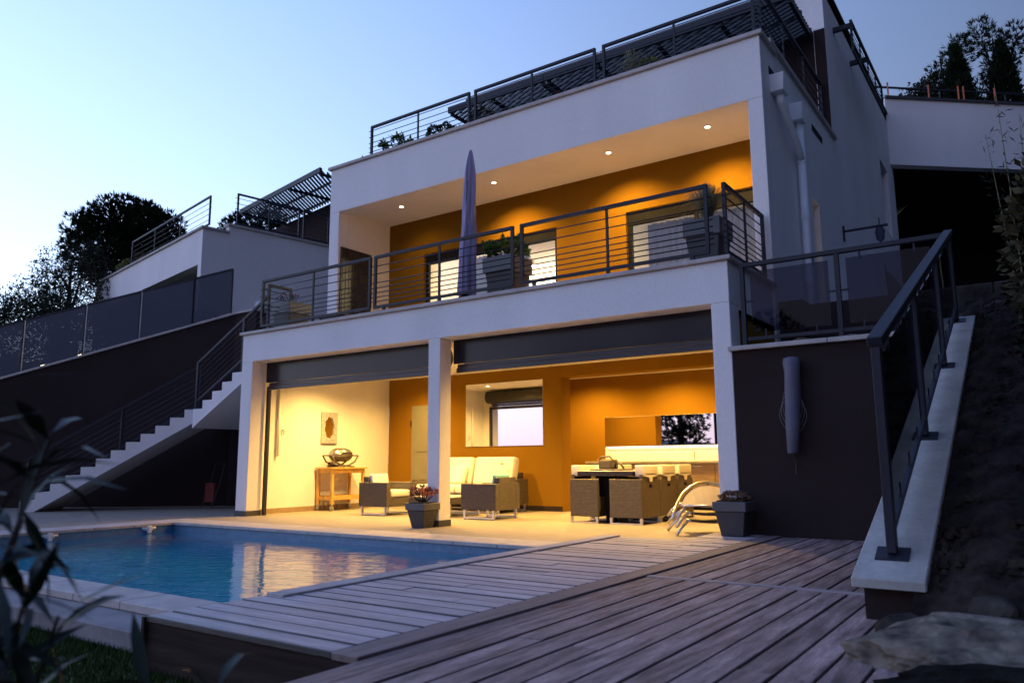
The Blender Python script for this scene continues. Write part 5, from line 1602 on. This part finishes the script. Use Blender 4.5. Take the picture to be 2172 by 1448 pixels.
for k, (sp, off, lab) in enumerate(((.40, 2.2, 'dark hedge bush behind the second mesh screen'), (.75, 1.6, 'dark hedge bush behind the screen beside the blue post'), (1.02, 1.8, 'dark hedge bush behind the garden lights'), (1.3, 2.0, 'dark hedge bush behind the leftmost screen'))):
    hp = wp(sp, off)
    ball_shrub('hedge_bush', lab, (hp.x, hp.y, wz(sp) - .6), (1.15, .8, .85), 2600, .10, .06, OLIVE, 140 + k, 'hedge', 'hedge bushes behind the screens')
def cypress(lab, base, h, rad_, seed):
    r = random.Random(seed)
    t = thing('cypress_tree', lab, 'tree', base, 'cypresses behind the bridge')
    b = Vector(base)
    MB().tube([b - Vector((0, 0, .3)), b + Vector((0, 0, h * .9))], [.09, .02], 6).build('trunk', BARK, t)
    lm = MB()
    for i in range(9000):
        s = r.random(); a = r.uniform(0, 6.28)
        prof = rad_ * min(1, (1 - s) * 1.9) ** .75 * min(1, .72 + s * 2.4)
        q = r.uniform(.55, 1.05) * prof * (1 + .12 * math.sin(a * 5 + s * 14) + .08 * math.sin(a * 2 - s * 23))
        p = b + Vector((math.cos(a) * q, math.sin(a) * q, .1 + s * h * .97))
        dv = Vector((math.cos(a) * .5, math.sin(a) * .5, 1.0)) + rnd_dir(r) * .5
        lm.card(p, dv, rnd_dir(r), r.uniform(.10, .18), .075)
    lm.build('crown', CYPR, t)
cypress('left of the two dark cypresses behind the bridge', (1.43, 17.4, 9.2), 3.95, .42, 111)
cypress('right of the two dark cypresses behind the bridge', (2.55, 18.1, 9.3), 3.95, .46, 112)
tree('shrub_tree', 'bushy dark tree at the corner of the house flank', (.2, 17.8, 9), [(.05, 17.6, 11.5, .7, .6, .7), (.65, 17.8, 11.9, .6, .5, .6), (-.3, 17.3, 11.0, .6, .5, .6), (.5, 17.6, 11.0, .7, .6, .6), (1.2, 18.4, 11.3, .6, .5, .5)], 1600, 'leaf', LEAFDG, .1, 113, 'trees behind the bridge', ll=.12, lw_=.08, per=4)
tree('pine_tree', 'feathery pine between house and cypresses', (.9, 21, 9.5), [(.75, 20.4, 13.4, .55, .5, .8), (1.3, 20.6, 14.3, .45, .45, .7), (.4, 20.2, 12.9, .6, .5, .5)], 560, 'needle', PINE, .12, 114, 'trees behind the bridge', ll=.24, lw_=.035, per=6)
tree('pine_tree', 'feathery pine rising between the two cypresses', (2.0, 22, 9.5), [(2.05, 21.4, 15.1, .55, .5, .7), (2.45, 21.6, 14.0, .6, .5, .6), (2.0, 21.5, 13.2, .5, .5, .5), (2.9, 21.8, 14.8, .5, .5, .7)], 620, 'needle', PINE, .12, 115, 'trees behind the bridge', ll=.24, lw_=.035, per=6)
tree('pine_tree', 'pine branch entering at the top right corner', (3.6, 21, 9.5), [(3.0, 20.2, 17.2, .6, .5, .5), (3.6, 20.2, 16.7, .6, .5, .4), (3.4, 20.3, 18.0, .7, .6, .6)], 620, 'needle', PINE, .13, 116, 'trees behind the bridge', ll=.24, lw_=.035, per=6)
for k, (x, y, z, lab) in enumerate(((6.4, 3.5, 4.0, 'unseen pine added right of the house to block sky light, nearest the ramp'), (7.0, 9.5, 5.0, 'unseen pine added right of the house to block sky light, near the bridge'), (7.2, -3.0, 3.6, 'unseen pine added right of the deck to block sky light'))):  # pines added out of view to keep sky light off flank and bridge
    tree('pine_tree', lab, (x, y, z - 2), [(x, y, z + 1, 1.8, 1.8, 1.6), (x + .6, y + 1, z + 3, 1.8, 1.7, 1.5), (x - .3, y - 1, z + 3.4, 1.6, 1.6, 1.3), (x, y, z + 5, 1.5, 1.5, 1.2)], 1500, 'needle', PINE, .22, 130 + k, 'unseen pines added as sky blockers', ll=.45, lw_=.12, per=5)
# trees and hill on the other side of the garden, seen in the mirrors
for k, (x, y, s, lab) in enumerate(((-13.2, -19, 1.0, 'tall pine beyond the lawn, mirrored left in the kitchen mirror'), (-9.5, -21, 1.15, 'tall pine beyond the lawn, mirrored in the middle of the kitchen mirror'), (-6.0, -22, 1.0, 'tall pine beyond the lawn, mirrored right in the kitchen mirror'))):
    tree('pine_tree', lab, (x, y, -.2), [(x, y, 3.0 * s, 1.6, 1.6, 1.1), (x + .8, y, 4.4 * s, 1.7, 1.6, 1.0), (x - .9, y + .3, 4.0 * s, 1.4, 1.4, .9), (x, y, 5.6 * s, 1.3, 1.3, .9), (x + .3, y, 1.9 * s, 1.2, 1.2, .7)], 1700, 'needle', PINE, .2, 120 + k, 'pines beyond the lawn', ll=.34, lw_=.07, per=5)
hm = MB(); n = 60
for i in range(n + 1):
    a = rad(-250 + 130 * i / n)
    dd = 420
    hgt = 6 + 9 * math.exp(-((i - 26) / 7) ** 2) + 5 * math.exp(-((i - 44) / 5) ** 2) + 1.5 * math.sin(i * .9)
    for (q, z) in ((dd - 120, -1.0), (dd, hgt), (dd + 160, -1.0)):
        hm.v.append((math.sin(a) * q, math.cos(a) * q, z))
for i in range(n):
    for k in range(2):
        a = i * 3 + k
        hm.f.append((a, a + 1, a + 4, a + 3))
struct(hm.build('hill', HILL, smooth=True))
ps = thing('garden_screen', 'dark framed screen across the lawn, visible in the wall mirror', 'screen', (-14, -6.5, -.1))
B('panel', -15.2, -14.0, -7.02, -6.98, .1, 1.75, SMOKE, ps)
for xx in (-15.26, -14.0): B('post', xx, xx + .06, -7.05, -6.95, -.17, 1.8, METAL, ps)
B('top_rail', -15.2, -14.0, -7.04, -6.96, 1.755, 1.80, METAL, ps)

# ------------------------------------------------------------------ foreground oleander and vine
def leafy(name, lab, cat, root, tips, nleaf, ll, lw_, mat, mat2, seed, bend=.25, back=.22):
    r = random.Random(seed)
    t = thing(name, lab, cat, root)
    sm = MB(); lm = MB(); lb = MB(); rt = Vector(root)
    for tp_ in tips:
        tp_ = Vector(tp_)
        mid = rt.lerp(tp_, .55) + Vector((r.uniform(-.05, .05), r.uniform(-.05, .05), -.03))
        sm.tube([rt, mid, tp_], [.008, .006, .003], 6)
        ax = (tp_ - mid).normalized()
        for k in range(nleaf):
            s = k / nleaf
            p = tp_ - ax * back * s
            dv = (ax * r.uniform(.1, .8) + rnd_dir(r) * 1.1)
            dv.normalize()
            (lm if r.random() < .8 else lb).leaf(p, dv, Vector((0, 0, 1)) + rnd_dir(r) * .5, ll * r.uniform(.65, 1.15), lw_ * r.uniform(.8, 1.2), .12, bend * r.uniform(.2, 1.6))
    sm.build('stem', BARK, t, smooth=True); lm.build('foliage', mat, t, smooth=True)
    if lb.v: lb.build('pale_foliage', mat2, t, smooth=True)
    return t
leafy('oleander_bush', 'blurred dark oleander leaves in the left foreground', 'shrub', (1.05, -7.42, -.17),
      [(1.215, -7.269, .898), (1.321, -7.390, .824), (1.314, -7.385, .687), (1.262, -7.308, .634), (1.218, -7.234, .578), (1.336, -7.37, .535), (1.14, -7.39, .93), (1.25, -7.32, .75)],
      14, .165, .022, LEAFD, LEAFB, 201, bend=.55)
leafy('oleander_bush', 'low blurred oleander sprigs at the bottom edge beside the lawn', 'shrub', (1.25, -7.25, -.17),
      [(1.429, -7.180, .485), (1.47, -7.085, .46), (1.36, -7.2, .44)], 11, .14, .02, LEAFD, LEAFB, 202, bend=.6)
ball_shrub('vine_shrub', 'dark leafy climber hanging at the right edge', (2.80, -.9, 1.55), (.26, .55, .80), 1500, .085, .05, LEAFV, 211)
ball_shrub('vine_shrub', 'green tip of the climber at the lower right edge', (2.78, -1.6, 1.35), (.20, .3, .28), 420, .085, .05, LEAFDG, 212)
bam = thing('bamboo', 'thin bamboo sprig against the bridge parapet at the right edge', 'plant', (2.6, 4.5, 2.3))
m = MB(); lmb = MB(); r = random.Random(5)
for (dx, hh) in ((0, 3.9), (.18, 3.4), (-.12, 3.2)):
    m.tube([(2.6 + dx * .3, 4.5, 2.2), (2.55 + dx, 4.5, 2.2 + hh * .6), (2.5 + dx * 1.4, 4.4, 2.2 + hh)], [.012, .008, .003], 5)
    for k in range(46):
        s = r.uniform(.55, 1.0)
        p = Vector((2.53 + dx * (.6 + s), 4.45, 2.2 + hh * s)) + rnd_dir(r) * .08
        lmb.card(p, rnd_dir(r, -.1), rnd_dir(r), .13, .018)
m.build('cane', STRAW, bam); lmb.build('foliage', OLIVE, bam)
